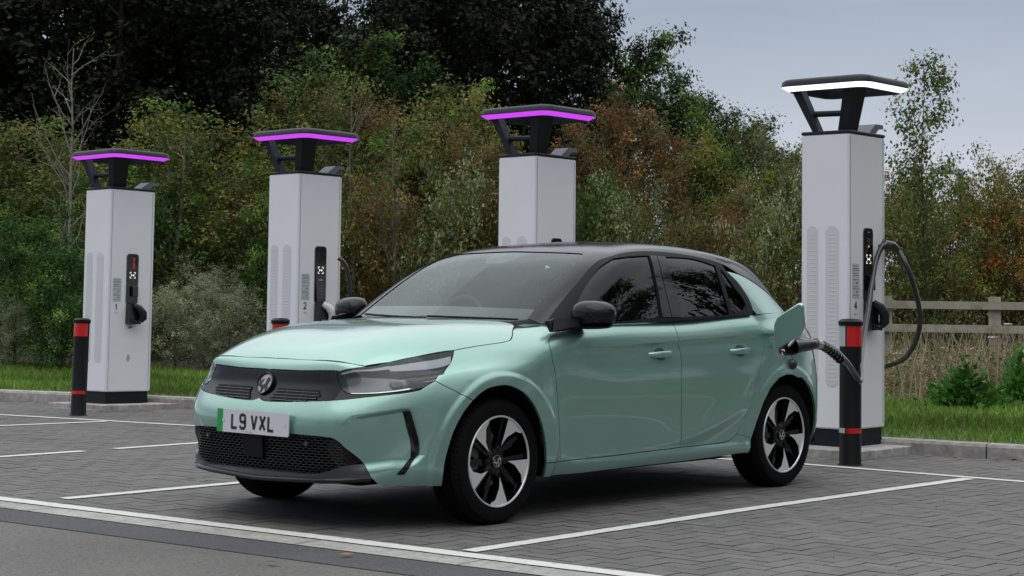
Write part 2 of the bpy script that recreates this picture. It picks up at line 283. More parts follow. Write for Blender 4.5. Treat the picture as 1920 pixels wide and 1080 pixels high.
def charger(num,x,y,hs,light,lab,rx=0,cable=None):
    o=empty('ev_charger',(x,y,0)); o.scale=(1,1,hs); o.rotation_euler[1]=0; tag(o,lab,'ev charger','tall white ev chargers behind the bays'); A,B=.52,.39
    b=MB(); b.box((A/2+.02,B/2+.02,.03),(A+.50 if num!=1 else A+.40,B+.46,.07),0,0,bev=.006); b.box((A/2+.02,B/2+.02,.005),(A+.48,B+.44,.02)); b.build('concrete_pad',KM,o)
    b=MB(); b.box((A/2,B/2,.125),(A-.035,B-.035,.13)); b.build('plinth',CB,o)
    b=MB(); b.box((A/2,B/2,1.245),(A,B,2.11),0,0,bev=.010); body=b.build('cabinet',WB,o)
    b=MB(); b.box((A/2,B/2,2.312),(A+.006,B+.006,.024),0,0,bev=.006); b.build('cabinet_cap',CK,o)
    # seams on the R face
    b=MB()
    b.box((.028,-.0008,1.245),(.003,.002,2.08)); b.build('panel_seam',GRY,body)
    b=MB(); b.box((A-.03,-.0008,1.245),(.003,.002,2.08)); b.build('panel_seam',GRY,body)
    # L face vents (normal -x)
    for y0,y1 in ((B*.64,B*.87),(B*.20,B*.47)):
        w=y1-y0; cy=(y0+y1)/2; z0,z1=.49,1.64; pr=[(p[0]+cy,p[1]+(z0+z1)/2) for p in rrp(w,z1-z0,w*.48,8)]
        b=MB(); n=len(pr); b.add([(-.003,p[0],p[1]) for p in pr]+[(.01,p[0],p[1]) for p in pr],[tuple(range(n))]+[(i,(i+1)%n,n+(i+1)%n,n+i) for i in range(n)]); v=b.build('vent_panel',WG,body)
        b=MB()
        for k in range(37):
            z=z0+.05+k*.0290; hw=w/2-.020
            b.add([(-.0034,cy-hw,z),(-.0034,cy+hw,z),(-.0043,cy+hw,z-.008),(-.0043,cy-hw,z-.008),(-.0034,cy+hw,z-.0105),(-.0034,cy-hw,z-.0105)],[(0,3,2,1),(3,5,4,2)])
        b.build('vent_slats',WG,v)
    # R face: screen
    sx=A*.525; sw=.128; z0,z1=(1.10,1.625)
    def face(pr,off,name,m,par,dp=.01):
        n=len(pr); b=MB(); b.add([(p[0],-off,p[1]) for p in pr]+[(p[0],-off+dp,p[1]) for p in pr],[tuple(range(n))]+[(i,n+i,n+(i+1)%n,(i+1)%n) for i in range(n)]); return b.build(name,m,par)
    face([(p[0]+sx,p[1]+(z0+z1)/2) for p in rrp(sw+.012,z1-z0+.012,.035)],.003,'screen_frame',GRY,body)
    s=face([(p[0]+sx,p[1]+(z0+z1)/2) for p in rrp(sw,z1-z0,.03)],.006,'screen',SCR,body)
    fn=lambda v:(v[0],-.0075-v[2],v[1])
    def st(P_,w,b):
        for i in range(len(P_)-1):
            (x0,y0),(x1,y1)=P_[i],P_[i+1]; dx,dy=x1-x0,y1-y0; l=math.hypot(dx,dy); nx,ny=-dy/l*w/2,dx/l*w/2
            b.add([fn((a,c_,0)) for a,c_ in ((x0+nx,y0+ny),(x0-nx,y0-ny),(x1-nx,y1-ny),(x1+nx,y1+ny))],[(0,1,2,3)])
    b=MB(); cz=1.405; k=.030
    for sx_ in (-1,1):
        for sz_ in (-1,1): st([(sx+sx_*k,cz+sz_*k*.45),(sx+sx_*k,cz+sz_*k),(sx+sx_*k*.45,cz+sz_*k)],.006,b)
    st([(sx-.014,cz-.012),(sx-.014,cz+.012)],.007,b); st([(sx+.014,cz-.012),(sx+.014,cz+.012)],.007,b); st([(sx-.014,cz),(sx+.014,cz)],.007,b)
    b.build('card_reader_icon',ICON,s)
    b=MB()
    if num==1:
        for k in range(9): st([(sx-.004+.01*(k%2),1.585-k*.013),(sx+.022,1.585-k*.013)],.006,b)
        b.build('screen_text',LRED,s)
    elif num==4:
        st([(sx-.02,1.60),(sx+.025,1.60)],.007,b); b.build('screen_text',GRY,s); b=MB(); st([(sx-.01,1.497),(sx+.012,1.497)],.014,b); b.build('screen_icon',LOR,s); b=MB(); b.lathe([(.012,0),(.016,0)],(sx,-.008,1.54),'y',16); b.build('screen_icon',GRY,s)
    else:
        st([(sx-.02,1.315),(sx+.022,1.315)],.006,b); b.build('screen_text',WG,s)
    b=MB()
    for k in range(5): st([(sx-.012,1.26-k*.026),(sx+.034,1.26-k*.026)],.004,b)
    b.build('keypad_marks',GRY,s)
    b=MB(); b.box((sx+.02,-.02,1.235),(.07,.03,.11),0,0,bev=.006)
    (b.build('card_terminal',SCR,s) if num in (1,4) else None)
    # sticker with print and number
    s2=face([(.055,1.125),(.155,1.125),(.155,1.37),(.055,1.37)][::-1] if 0 else [(.055,1.125),(.150,1.125),(.150,1.37),(.055,1.37)],.002,'information_sticker',STK,body,.001)
    b=MB(); fn=lambda v:(v[0],-.0030-v[2],v[1])
    for k,zz in enumerate((1.352,1.335,1.322,1.30,1.285,1.255,1.205,1.190,1.145)): st([(.062,zz),(.062+.08*(1 if k%3 else .8),zz)],.0045,b)
    for zz in (1.232,1.168): st([(.105,zz),(.128,zz)],.012,b)
    b.build('sticker_print',GRY,s2)
    b=MB()
    for P_ in CHS[str(num)]: st([(.085+a*.030,1.045+c_*.055) for a,c_ in P_],.009,b)
    b.build('bay_number',INK,body)
    b=MB(); st([(.082,1.010),(.098,1.010)],.014,b); st([(.104,1.014),(.125,1.014)],.004,b); st([(.104,1.006),(.122,1.006)],.004,b); b.build('small_print',STK,body)
    # connector dock
    b=MB(); zc=1.0
    pr=[(-.062,1.105),(-.066,.895),(-.05,.885),(.058,.885),(.066,.93),(.066,1.07),(.045,1.108)]
    n=len(pr); b.add([(sx+a,.0,c_) for a,c_ in pr]+[(sx+a*.93,-.055,(c_-1)*.92+1.0) for a,c_ in pr],[(i,n+i,n+(i+1)%n,(i+1)%n) for i in range(n)]+[tuple(range(n,2*n))]); dck=b.build('connector_dock',HOSE,o,True,40)
    # hood & plug body hanging
    b=MB(); P2=[(sx-.005,-.05,1.09),(sx+.03,-.085,1.06),(sx+.062,-.10,1.01),(sx+.07,-.095,.955),(sx+.05,-.08,.92)]
    b.tube(P2,[.026,.034,.038,.036,.022],12); b.tube([(sx-.02,-.05,.93),(sx+.02,-.075,.91),(sx+.05,-.08,.905)],.014,8); b.build('holstered_plug',CK if num!=2 else WG,dck,True,60)
    if num==1:
        face([(sx-.03,.865),(sx-.012,.865),(sx-.008,.845),(sx-.026,.845)],.002,'scuff_mark',SCUF,body,.001)
        face([(sx-.04,.51),(sx-.008,.508),(sx-.004,.57),(sx-.03,.575)],.002,'scuff_mark',SCUF,body,.001)
        b=MB(); b.box((sx-.01,-.012,.862),(.014,.024,.014)); b.build('dock_bolt',CK,dck)
    # canopy supports
    def slab(p0,p1,w0,w1,t_,name,m):
        p0,p1=Vector(p0),Vector(p1); V=[]
        for p,w in ((p0,w0),(p1,w1)):
            for sx_,sy_ in ((-1,-1),(1,-1),(1,1),(-1,1)): V.append((p.x+sx_*w[0]/2,p.y+sy_*w[1]/2,p.z))
        b=MB(); b.add(V,[(0,3,2,1),(4,5,6,7),(0,1,5,4),(1,2,6,5),(2,3,7,6),(3,0,4,7)]); return b.build(name,m,o)
    slab((.14,.09,2.32),(.07,-.015,2.64),(.145,.075),(.18,.085),0,'canopy_support',CK)
    slab((.045,.275,2.32),(.02,.43,2.64),(.07,.055),(.08,.075),0,'canopy_support',CK)
    b=MB(); b.tube([(.10,.06,2.455),(.04,.34,2.455)],.022,8); b.build('support_crossbar',CK,o)
    b=MB(); V=[(.40,.10,2.32),(.50,.10,2.32),(.60,.10,2.405),(.52,.10,2.405),(.64,.10,2.405),(.64,.10,2.37),(.60,.10,2.365)]; 
    pr=[(.38,2.32),(.47,2.32),(.545,2.375),(.60,2.375),(.60,2.405),(.49,2.405)]; n=len(pr)
    b.add([(a,.06,c_) for a,c_ in pr]+[(a,.20,c_) for a,c_ in pr],[tuple(range(n)),tuple(range(2*n-1,n-1,-1))]+[(i,n+i,n+(i+1)%n,(i+1)%n) for i in range(n)]); b.build('rear_bracket',GRY,o)
    # canopy ring
    cx,cy=.215,.155; W_,D_=.69,.74
    prof=[(.085,.078),(.045,.094),(.02,.088),(.003,.072),(.0,.036)]; prof2=[(.0,.036),(.050,.004)]; prof3=[(.050,.004),(.056,.0),(.085,.004),(.085,.052)]
    def ringm(pf,name,m,par=o):
        V=[];F=[];n=0
        for ins,z in pf:
            q=rrp(W_-2*ins,D_-2*ins,max(.10-ins*.55,.02),7); n=len(q); V+=[(cx+a,cy+c_,2.612+z) for a,c_ in q]
        F=[(l*n+i,(l+1)*n+i,(l+1)*n+(i+1)%n,l*n+(i+1)%n) for l in range(len(pf)-1) for i in range(n)]
        b=MB(); b.add(V,F); return b.build(name,m,par,True,50)
    c1=ringm(prof+prof3[::-1][:0],'canopy',CK); ringm(prof3,'canopy_underside',CK,c1); ringm(prof2,'light_strip',light,c1)
    b=MB(); b.box((cx,cy,2.661),(W_-.165,D_-.165,.004)); b.build('canopy_glazing',glass('canopy polycarbonate',(.86,.90,.95),.05,1.45),c1)
    return o
c4=charger(4,4.60,-.065,1.0,WLT,'white ev charger numbered 4 with white light strip, nearest the rear of the car')
c3=charger(3,4.574-.36,2.54,.968,PUR,'white ev charger with purple light, rising behind the roof of the car')
c2=charger(2,3.868,4.943,.936,PUR,'white ev charger numbered 2 with purple light, behind the car bonnet')
c1=charger(1,3.541,7.20,.900,PUR,'white ev charger numbered 1, farthest left with purple light strip and empty pad')
c1.rotation_euler=(R(-.8),R(.9),0); c2.rotation_euler=(R(-.5),R(.5),0); c3.rotation_euler=(R(-.4),R(.4),0); c1['label']='white ev charger numbered 1 with purple light strip, standing behind the far left bollard'
# bollards
RD=mat('red reflective band',(.55,.004,.006),.3,0,.5,bump=.2,bs=90); BB=mat('black bollard plastic',(.005,.0055,.0065),.42,bump=.15,bs=60,spec=.22); SV=mat('silver reflective band',(.42,.46,.48),.35,bump=.2,bs=90)
def bollard(x,y,h,r,lab,a_s,tilt=(0,0)):
    o=empty('bollard',(x,y,0)); tag(o,lab,'bollard','black bollards with red bands in front of the chargers'); o.rotation_euler=(tilt[0],tilt[1],0)
    b=MB(); b.lathe([(r+.012,.004),(r+.010,.010),(r+.002,.012),(r,.016),(r,h-.045)],(0,0,0),'z',32); b.build('post',BB,o,True)
    b=MB(); b.lathe([(r,h-.05),(r+.008,h-.048),(r+.010,h-.02),(r*.85,h-.004),(0,h)],(0,0,0),'z',32); b.build('cap',BB,o,True,50)
    def band(z0,z1,a0,a1,m,nm):
        V=[];n=20
        for k in range(n+1):
            a=R(a0+(a1-a0)*k/n); V+=[((r+.0015)*math.cos(a),(r+.0015)*math.sin(a),z0),((r+.0015)*math.cos(a),(r+.0015)*math.sin(a),z1)]
        b=MB(); b.add(V,[(2*k,2*k+2,2*k+3,2*k+1) for k in range(n)]); b.build(nm,m,o,True)
    for z0,z1 in ((h*.810,h*.958),(h*.222,h*.256)):
        band(z0,z1,a_s,a_s+130,RD,'red_band'); band(z0,z1,a_s-22 if 0 else a_s-75,a_s-8,SV,'silver_band')
    return o
def bband(px,py): pass
CA=math.degrees(math.atan2(-6.635+.4,-6.533-4.06))
bollard(4.06,-.40,.985,.0735,'black bollard with red and silver bands between the car and charger 4',CA-20,(0,R(.3)))
bollard(2.92,6.73,.868,.0675,'black bollard with a red band in front of charger 1 at far left',CA-55,(R(-1.5),R(2.2)))
bollard(3.338,4.541,.905,.0675,'black bollard just showing its red top above the car bonnet',CA-40)
bollard(3.62,1.95,.95,.070,'black bollard hidden behind the car',CA-40) if False else None
# grouping of the two sides of silver band: rotate so the red faces the viewer
# ---------- hoses ----------
def hose(pts,r,n=10): b=MB(); b.tube(crom([tuple(p) for p in pts],8),r,12); return b
cb=empty('charging_cable',(4.9,-.1,0)); cb.location=(0,0,0); tag(cb,'thick black charging cable looping from charger 4 into the car charging port','cable')
A0=at(1655,462,13.05); low=at(1613,712,11.7)
pth=[at(1648,690,13.6),at(1672,684,13.3),at(1700,668,13.1),at(1720,632,13.0),at(1725,590,12.95),at(1716,545,12.95),at(1700,500,12.95),at(1683,470,13.0),at(1668,461,13.0),at(1655,462,12.95),at(1644,485,12.9),at(1637,520,12.8),at(1628,580,12.6),at(1618,640,12.3),at(1613,685,12.0),at(1614,708,11.85),at(1611,715,11.75),at(1602,700,11.65),at(1590,682,11.5),at(1572,664,11.3),at(1552,652,11.15),at(1536,646,11.02)]
hose(pth,.0185).build('cable',HOSE,cb,True,180)
pg=[at(1548,650,11.12),at(1536,646,11.02),at(1529,644,10.98),at(1512,642,10.85),at(1498,642,10.72),(2.66,-.93,.835),(2.60,-.885,.828)]
b=MB(); b.tube([at(1586,678,11.45),at(1568,661,11.27),at(1552,652,11.15),at(1537,646,11.03)],[.021,.026,.028,.028],12); rib=b.build('strain_relief',HOSE,cb,True)
b=MB()
for k in range(7):
    p=at(1541+k*5.5,647.5+k*2.9+.22*k*k,11.06+k*.045); q=at(1543+k*5.5,648.5+k*2.9+.22*k*k,11.075+k*.045); b.tube([p,q],.031,12)
b.build('relief_ribs',HOSE,rib)
b=MB(); b.tube([at(1535.5,645.8,11.02),at(1528.5,644.2,10.97)],.034,20); b.build('steel_collar',mat('brushed steel',(.55,.53,.48),.3,.9),cb,True,40)
b=MB(); b.tube([at(1529,644,10.98),at(1512,642,10.85),at(1499,641,10.73)],[.026,.026,.027],14); b.tube([at(1500,641,10.74),(2.69,-.945,.838),(2.61,-.885,.828)],[.027,.030,.040],14); b.build('plug',HOSE,cb,True,60)
b=MB(); b.tube([at(1493,631,10.66),at(1486,640,10.62),at(1478,650,10.58)],[.008,.012,.008],8); b.build('plug_trim',mat('grey plug trim',(.3,.3,.32),.3,.5),cb,True)
b=MB(); b.tube([at(1650,464,12.95),at(1660,459,12.97),at(1674,462,13.0),at(1684,470,13.0)],[.022,.036,.036,.024],12); b.tube([at(1657,455,12.96),at(1659,449,12.96)],[.018,.010],8); hg=b.build('cable_saddle',HOSE,cb,True,60)
b=MB(); b.tube([at(1654,330,13.1),at(1655,400,13.1),at(1656,452,12.96)],.0022,6); b.build('suspension_wire',GRY,cb)
c2c=tag(hose([at(634,484,15.6),at(643,490,15.6),at(651,505,15.6),at(655,535,15.6),at(655,570,15.6),at(650,605,15.6)],.018).build('charging_cable',HOSE,None,True,180),'black charging cable hanging beside charger 2 behind the windscreen pillar','cable')
# ---------- fence ----------
WD=mat('weathered timber',(.36,.335,.28),.85,var=.25,vs=7,bump=.5,bs=25)
fd_=22.0; a=at(1560,572,fd_+.4); b_=at(2100,573,fd_-.4); dv=(b_-a); dv.z=0; ln=dv.length; dv.normalize(); ang=math.atan2(dv.y,dv.x)
fe=empty('post_and_rail_fence',(a.x,a.y,0)); tag(fe,'weathered timber post and rail fence among the bushes at right','fence')
zr=[at(1760,572,fd_).z,at(1760,616,fd_).z]
for z in zr:
    b=MB(); b.box((ln/2,0,z),(ln,.045,.095)); o=b.build('rail',WD,fe); o.rotation_euler[2]=ang
for pxx in (1660,1865,2070):
    p=at(pxx,560,fd_); t_=((p-a).x*dv.x+(p-a).y*dv.y); b=MB(); b.box((t_,.075,zr[0]/2+.03),(.145,.10,zr[0]+.16)); o=b.build('post',WD,fe); o.rotation_euler[2]=ang
# street lamp far behind
x,y=gr(1801,60); sl_=empty('street_lamp',(x,y,0)); tag(sl_,'pale grey street lamp rising behind the sapling at right','street lamp'); b=MB(); b.tube([(0,0,0),(0,0,5.4)],[.12,.10],10); b.build('lamp_column',GRY if 0 else mat('galvanised steel',(.4,.41,.43),.5),sl_,True); b=MB(); b.box((-.3,.3,5.45),(.9,.5,.14),R(-45)); b.build('lamp_head',mat('galvanised steel'),sl_)
# ---- car master surfaces (car space: x rearward from front axle, w half width outward, z up) ----
def _bas(t,n):
    """clamped uniform cubic B-spline: start index and the 4 non-zero weights for t in [0,1]"""
    t=np.clip(np.asarray(t,float).ravel(),0,1-1e-9)*(n-3); j=t.astype(int)
    K=lambda i: np.clip(i-3,0,n-3).astype(float)
    i=j+3; N=[np.ones_like(t)]
    for p in (1,2,3):
        M=[np.zeros_like(t) for _ in range(p+1)]
        for r in range(p):
            a=K(i+1-p+r+0); b=K(i+1+r); w=(b-t)/(b-a); M[r]=M[r]+N[r]*w; M[r+1]=M[r+1]+N[r]*(1-w)
        N=M
    return j,np.stack(N,1)
def sst(a,b,x):
    t=np.clip((x-a)/(b-a),0,1); return t*t*(3-2*t)
class Surf:
    def __init__(s,C,disp=None,flip=1): s.C=np.array(C,float); s.disp=disp; s.flip=flip
    def base(s,u,v):
        iu,A=_bas(u,s.C.shape[0]); iv,B=_bas(v,s.C.shape[1]); o=0
        for a in range(4):
            for b in range(4): o=o+(A[:,a]*B[:,b])[:,None]*s.C[iu+a,iv+b]
        return o
    def nbase(s,u,v,e=2e-3):
        u=np.asarray(u,float);v=np.asarray(v,float)
        du=s.base(np.clip(u+e,0,1),v)-s.base(np.clip(u-e,0,1),v); dv=s.base(u,np.clip(v+e,0,1))-s.base(u,np.clip(v-e,0,1))
        n=np.cross(du,dv)*s.flip; return n/np.maximum(np.linalg.norm(n,axis=1),1e-12)[:,None]
    def pt(s,u,v):
        u=np.asarray(u,float).ravel();v=np.asarray(v,float).ravel()
        P=s.base(u,v)
        if s.disp is not None: P=P+s.nbase(u,v)*s.disp(P)[:,None]
        return P
    def nrm(s,u,v,e=1.2e-3):
        u=np.asarray(u,float).ravel();v=np.asarray(v,float).ravel()
        du=s.pt(np.clip(u+e,0,1),v)-s.pt(np.clip(u-e,0,1),v); dv=s.pt(u,np.clip(v+e,0,1))-s.pt(u,np.clip(v-e,0,1))
        n=np.cross(du,dv)*s.flip; return n/np.maximum(np.linalg.norm(n,axis=1),1e-12)[:,None]
# lower body columns: base x, base w, normal angle (0 = forward, 90 = side, 180 = rear), profile [(inset, z)] bottom to top
F0=[(.05,.20),(.02,.25),(.015,.35),(.0,.44),(-.004,.53),(.04,.595),(.085,.66),(.105,.72),(.125,.765),(.16,.785)]
F3=[(.05,.20),(.02,.25),(.012,.35),(.0,.44),(-.002,.53),(.03,.60),(.06,.66),(.085,.71),(.105,.75),(.14,.782)]
F4=[(.05,.20),(.025,.25),(.01,.35),(.0,.45),(.0,.54),(.018,.62),(.05,.675),(.095,.72),(.145,.76),(.20,.79)]
F5=[(.05,.20),(.025,.25),(.01,.35),(.0,.46),(.0,.56),(.010,.64),(.035,.70),(.08,.745),(.135,.78),(.20,.808)]
A6=[(.06,.20),(.03,.26),(.01,.36),(.0,.48),(.0,.59),(.008,.68),(.03,.74),(.075,.775),(.13,.805),(.20,.83)]
A7=[(.06,.20),(.03,.26),(.01,.36),(.0,.48),(.0,.60),(.003,.70),(.02,.78),(.055,.82),(.10,.845),(.16,.870)]
A8=[(.06,.20),(.03,.26),(.01,.36),(.0,.48),(.0,.60),(.0,.72),(.010,.81),(.033,.87),(.085,.915),(.27,.955)]
D9=[(.05,.20),(.024,.25),(.012,.35),(.004,.47),(.0,.60),(.0,.72),(.005,.82),(.018,.89),(.045,.935),(.15,.98)]
DX=[(.045,.20),(.022,.24),(.016,.33),(.008,.46),(.0,.60),(.0,.72),(.005,.82),(.016,.89),(.034,.94),(.085,.985)]
R12=[(.045,.20),(.022,.24),(.016,.33),(.006,.46),(.0,.60),(.0,.72),(.004,.82),(.016,.90),(.036,.965),(.09,1.02)]
R14=[(.06,.20),(.03,.27),(.01,.37),(.0,.50),(.0,.62),(.004,.74),(.014,.84),(.034,.92),(.065,.985),(.12,1.03)]
R16=[(.07,.22),(.03,.29),(.008,.40),(.0,.52),(.005,.64),(.02,.75),(.045,.86),(.075,.95),(.105,1.01),(.15,1.04)]
R18=[(.08,.22),(.035,.29),(.008,.40),(.0,.52),(.012,.64),(.05,.75),(.08,.86),(.11,.95),(.14,1.00),(.18,1.02)]
LC=[(-.845,.0,0,F0),(-.842,.20,2,F0),(-.825,.42,14,F0),(-.75,.575,34,F3),(-.63,.70,52,F4),(-.47,.795,66,F5),(-.30,.850,80,A6),(-.08,.876,90,A6),(.18,.880,90,A7),(.36,.874,90,A8),(.52,.870,90,D9),(.85,.868,90,DX),(1.25,.868,90,DX),(1.65,.870,90,DX),(2.00,.875,90,R12),(2.30,.882,90,R12),(2.58,.880,90,R14),(2.82,.862,94,R14),(3.00,.815,112,R16),(3.12,.70,140,R16),(3.19,.50,165,R18),(3.215,.22,176,R18),(3.22,.0,180,R18)]
def lcage():
    C=[]
    for x,w,a,p in LC:
        a=np.radians(a); n=np.array([-np.cos(a),np.sin(a)])
        C.append([(x-n[0]*i,w-n[1]*i,z) for i,z in p])
    C=np.array(C); C[0,:,1]=0; C[-1,:,1]=0; return C
def ldisp(P):
    x,w,z=P.T; d=np.zeros(len(P))
    for cx,r0 in ((0,.37),(2.538,.357)):
        r=np.hypot(x-cx,z-.308); side=sst(.70,.80,w)
        d+=side*.011*(1-sst(r0+.035,r0+.068,r))*(1 if cx==0 else 1)*sst(.2,.3,r)
        d+=side*.006*(1-sst(r0+.05,r0+.16,r))
    # shoulder crease
    zl=.832+(x-.385)*.039; t=z-zl
    f=np.where(t<0,-(1-np.exp(np.minimum(t,0)/.016))*np.exp(np.minimum(t,0)/.09),0)
    d+=.026*f*sst(.42,1.0,x)*(1-sst(2.45,2.75,x))*sst(.7,.8,w)
    # pocket round the bumper side vent
    q=.71+.73*(w+x); zt=np.interp(q,[.54,.60,.84,.90],[.50,.54,.577,.58]); sr=np.interp(z,[.26,.36,.50,.58],[.86,.950,.910,.890]); zb2=np.interp(q,[.64,.80],[.325,.345])
    k=sst(.52,.66,q)*(1-sst(-.018,.006,z-zt))*(1-sst(-.030,.010,q-sr))*sst(-.055,.0,z-zb2)*(x<-.3)
    d+=-.022*k
    # lower door tuck
    zb=.30+.10*np.clip((x-.3)/1.9,0,2)**2+.19*np.clip((x-.9)/1.35,0,2)**3
    t=(z-zb); g=(1-sst(-.11,.0,t))*sst(.265,.30,z)
    d+=-.016*g*sst(.38,.7,x)*(1-sst(2.1,2.25,x))*sst(.7,.8,w)
    d+=.006*np.exp(-(t/.07)**2)*sst(1.1,1.9,x)*(1-sst(2.2,2.4,x))*sst(.7,.8,w)
    return d
# bonnet height field z(x, w)
def _lsq(X,Y,fs):
    A=np.stack([f(np.array(X)) for f in fs],1); c=np.linalg.lstsq(A,np.array(Y),rcond=None)[0]
    return lambda x: sum(k*f(x) for k,f in zip(c,fs))
_T=lambda x: np.maximum(x+.80,.01)
_fs=[lambda x:1+0*x,lambda x:np.sqrt(_T(x)),lambda x:_T(x),lambda x:_T(x)**2]
_ZC=_lsq([-.74,-.70,-.6,-.5,-.4,-.3,-.18,0,.18,.30,.42],[.757,.790,.856,.896,.925,.944,.959,.973,.983,.988,.991],_fs+[lambda x:_T(x)**3])
_ZE=_lsq([-.74,-.68,-.5,-.36,-.18,0,.18,.42],[.757,.772,.797,.815,.842,.866,.890,.920],_fs)
_WW=_lsq([-.74,-.68,-.5,-.36,-.18,0,.18,.42],[.46,.52,.59,.635,.70,.735,.755,.765],_fs)
def Hz(x,w):
    s=np.maximum(w,0)/_WW(x); zc=_ZC(x); d=np.maximum(zc-_ZE(x),.004); p=5.0
    return np.where(s<=1,zc-d*np.minimum(s,1)**p,zc-d-d*p*(s-1)-1.3*(np.maximum(s,1)-1)**2)
class HSurf(Surf):
    def __init__(s): s.disp=None; s.flip=1
    def base(s,u,v):
        x=-.76+u*1.2; w=v*.80; return np.stack([x,w,Hz(x,w)],-1)
H=HSurf()
# greenhouse
G0=[
 [(.335,0,.965),(.563,0,1.115),(.805,0,1.262),(1.025,0,1.365),(1.30,0,1.418),(1.65,0,1.435)],
 [(.345,.28,.965),(.573,.26,1.115),(.812,.25,1.26),(1.028,.24,1.362),(1.30,.2,1.417),(1.66,0.0,1.435)],
 [(.392,.53,.965),(.612,.50,1.116),(.842,.46,1.259),(1.04,.42,1.352),(1.30,.35,1.411),(1.68,0,1.435)],
 [(.46,.73,.965),(.665,.665,1.127),(.868,.605,1.256),(1.055,.555,1.335),(1.32,.46,1.402),(1.70,0,1.435)],
 [(.60,.795,.965),(.78,.735,1.11),(.96,.68,1.235),(1.12,.63,1.328),(1.36,.51,1.402),(1.73,0,1.435)],
 [(.85,.815,.965),(.95,.765,1.11),(1.08,.71,1.25),(1.22,.655,1.355),(1.42,.53,1.412),(1.78,0,1.435)],
 [(1.25,.82,.975),(1.27,.775,1.12),(1.33,.72,1.27),(1.42,.66,1.377),(1.55,.53,1.425),(1.85,0,1.435)],
 [(1.65,.82,.985),(1.65,.775,1.13),(1.67,.715,1.275),(1.70,.655,1.38),(1.78,.53,1.425),(1.95,0,1.432)],
 [(2.00,.82,1.0),(2.0,.77,1.14),(2.0,.71,1.275),(2.0,.65,1.37),(2.02,.53,1.412),(2.10,0,1.425)],
 [(2.28,.815,1.02),(2.25,.76,1.14),(2.24,.705,1.26),(2.22,.64,1.35),(2.24,.52,1.392),(2.28,0,1.41)],
 [(2.52,.79,1.03),(2.49,.73,1.13),(2.46,.675,1.235),(2.44,.62,1.32),(2.44,.50,1.367),(2.46,0,1.395)],
 [(2.79,.725,1.015),(2.72,.675,1.11),(2.67,.62,1.205),(2.63,.565,1.285),(2.60,.45,1.342),(2.58,0,1.38)],
 [(2.94,.60,.99),(2.86,.55,1.09),(2.79,.51,1.19),(2.73,.46,1.27),(2.70,.36,1.325),(2.65,0,1.37)],
 [(3.02,.35,.98),(2.94,.33,1.085),(2.86,.31,1.185),(2.79,.28,1.275),(2.75,.2,1.325),(2.68,0,1.365)],
 [(3.04,0,.98),(2.96,0,1.085),(2.88,0,1.19),(2.81,0,1.278),(2.76,0,1.33),(2.69,0,1.365)]]
G=Surf(G0,None,-1)

def inv_xz(S_,x,z,u0,v0,it=12):
    """(u, v) on a surface for given side-view x, z"""
    u=np.array(u0,float).copy();v=np.array(v0,float).copy();e=1e-4
    for _ in range(it):
        p=Surf.base(S_,u,v); a=(Surf.base(S_,np.clip(u+e,0,1),v)-p)/e; b=(Surf.base(S_,u,np.clip(v+e,0,1))-p)/e
        D=a[:,0]*b[:,2]-a[:,2]*b[:,0]; D=np.where(abs(D)<1e-6,1e-6,D); rx=x-p[:,0]; rz=z-p[:,2]
        du=(rx*b[:,2]-rz*b[:,0])/D; dv=(a[:,0]*rz-a[:,2]*rx)/D
        u=np.clip(u+np.clip(du,-.05,.05),0,.998); v=np.clip(v+np.clip(dv,-.1,.1),0,.998)
    return u,v
_gu,_gv=[a.ravel() for a in np.meshgrid(np.linspace(.6,.92,40),np.linspace(0,.5,20),indexing='ij')]; _gp=Surf.base(G,_gu,_gv)
def _gtab():
    xs=np.linspace(2.18,2.90,37); zs=np.linspace(.98,1.10,9); X,Z=[a.ravel() for a in np.meshgrid(xs,zs,indexing='ij')]
    u,v=Guv(X,Z); return xs,zs,Surf.base(G,u,v)[:,1].reshape(37,9)
def GW(x,z):
    global _GT
    if _GT is None: _GT=_gtab()
    xs,zs,T=_GT; a=np.clip((x-xs[0])/(xs[1]-xs[0]),0,35.999); b=np.clip((z-zs[0])/(zs[1]-zs[0]),0,7.999); i=a.astype(int);j=b.astype(int);a=a-i;b=b-j
    return (T[i,j]*(1-a)+T[i+1,j]*a)*(1-b)+(T[i,j+1]*(1-a)+T[i+1,j+1]*a)*b
_GT=None
def Guv(x,z):
    i=((_gp[None,:,0]-x[:,None])**2+(_gp[None,:,2]-z[:,None])**2).argmin(1); return inv_xz(G,x,z,_gu[i],_gv[i])
class LSurf(Surf):
    def base(s,u,v):
        P=Surf.base(s,u,v); v=np.asarray(v,float)
        k=sst(.74,.93,v)*(1-sst(.26,.46,P[:,0])); P[:,2]=P[:,2]*(1-k)+Hz(P[:,0],P[:,1])*k
        m=(P[:,0]>2.2)&(P[:,0]<2.86)&(v>.8)&(P[:,1]>.6)
        if m.any():
            x,z=P[m,0],P[m,2]; w=GW(x,np.maximum(z,.99))+np.maximum(.99-z,0)*.6
            k=sst(.82,.99,v[m])*sst(2.22,2.4,x)*(1-sst(2.78,2.86,x)); P[m,1]=P[m,1]*(1-k)+w*k
        return P
def _lnrm(s,u,v,e=1.2e-3):
    N=Surf.nrm(s,u,v,e); u=np.asarray(u,float).ravel(); v=np.asarray(v,float).ravel(); m=(v>.86)&(u>.68)&(u<.83)
    if m.any():
        P=s.pt(u[m],v[m]); gu,gv=Guv(P[:,0],np.maximum(P[:,2],1.0)); g=G.nrm(gu,gv); g=g*np.sign((g*N[m]).sum(1))[:,None]
        k=(sst(.86,.995,v[m])*sst(2.22,2.34,P[:,0])*(1-sst(2.80,2.88,P[:,0])))[:,None]; n=N[m]*(1-k)+g*k; N[m]=n/np.linalg.norm(n,axis=1)[:,None]
    return N
LSurf.nrm=_lnrm
L=LSurf(lcage(),ldisp,-1)
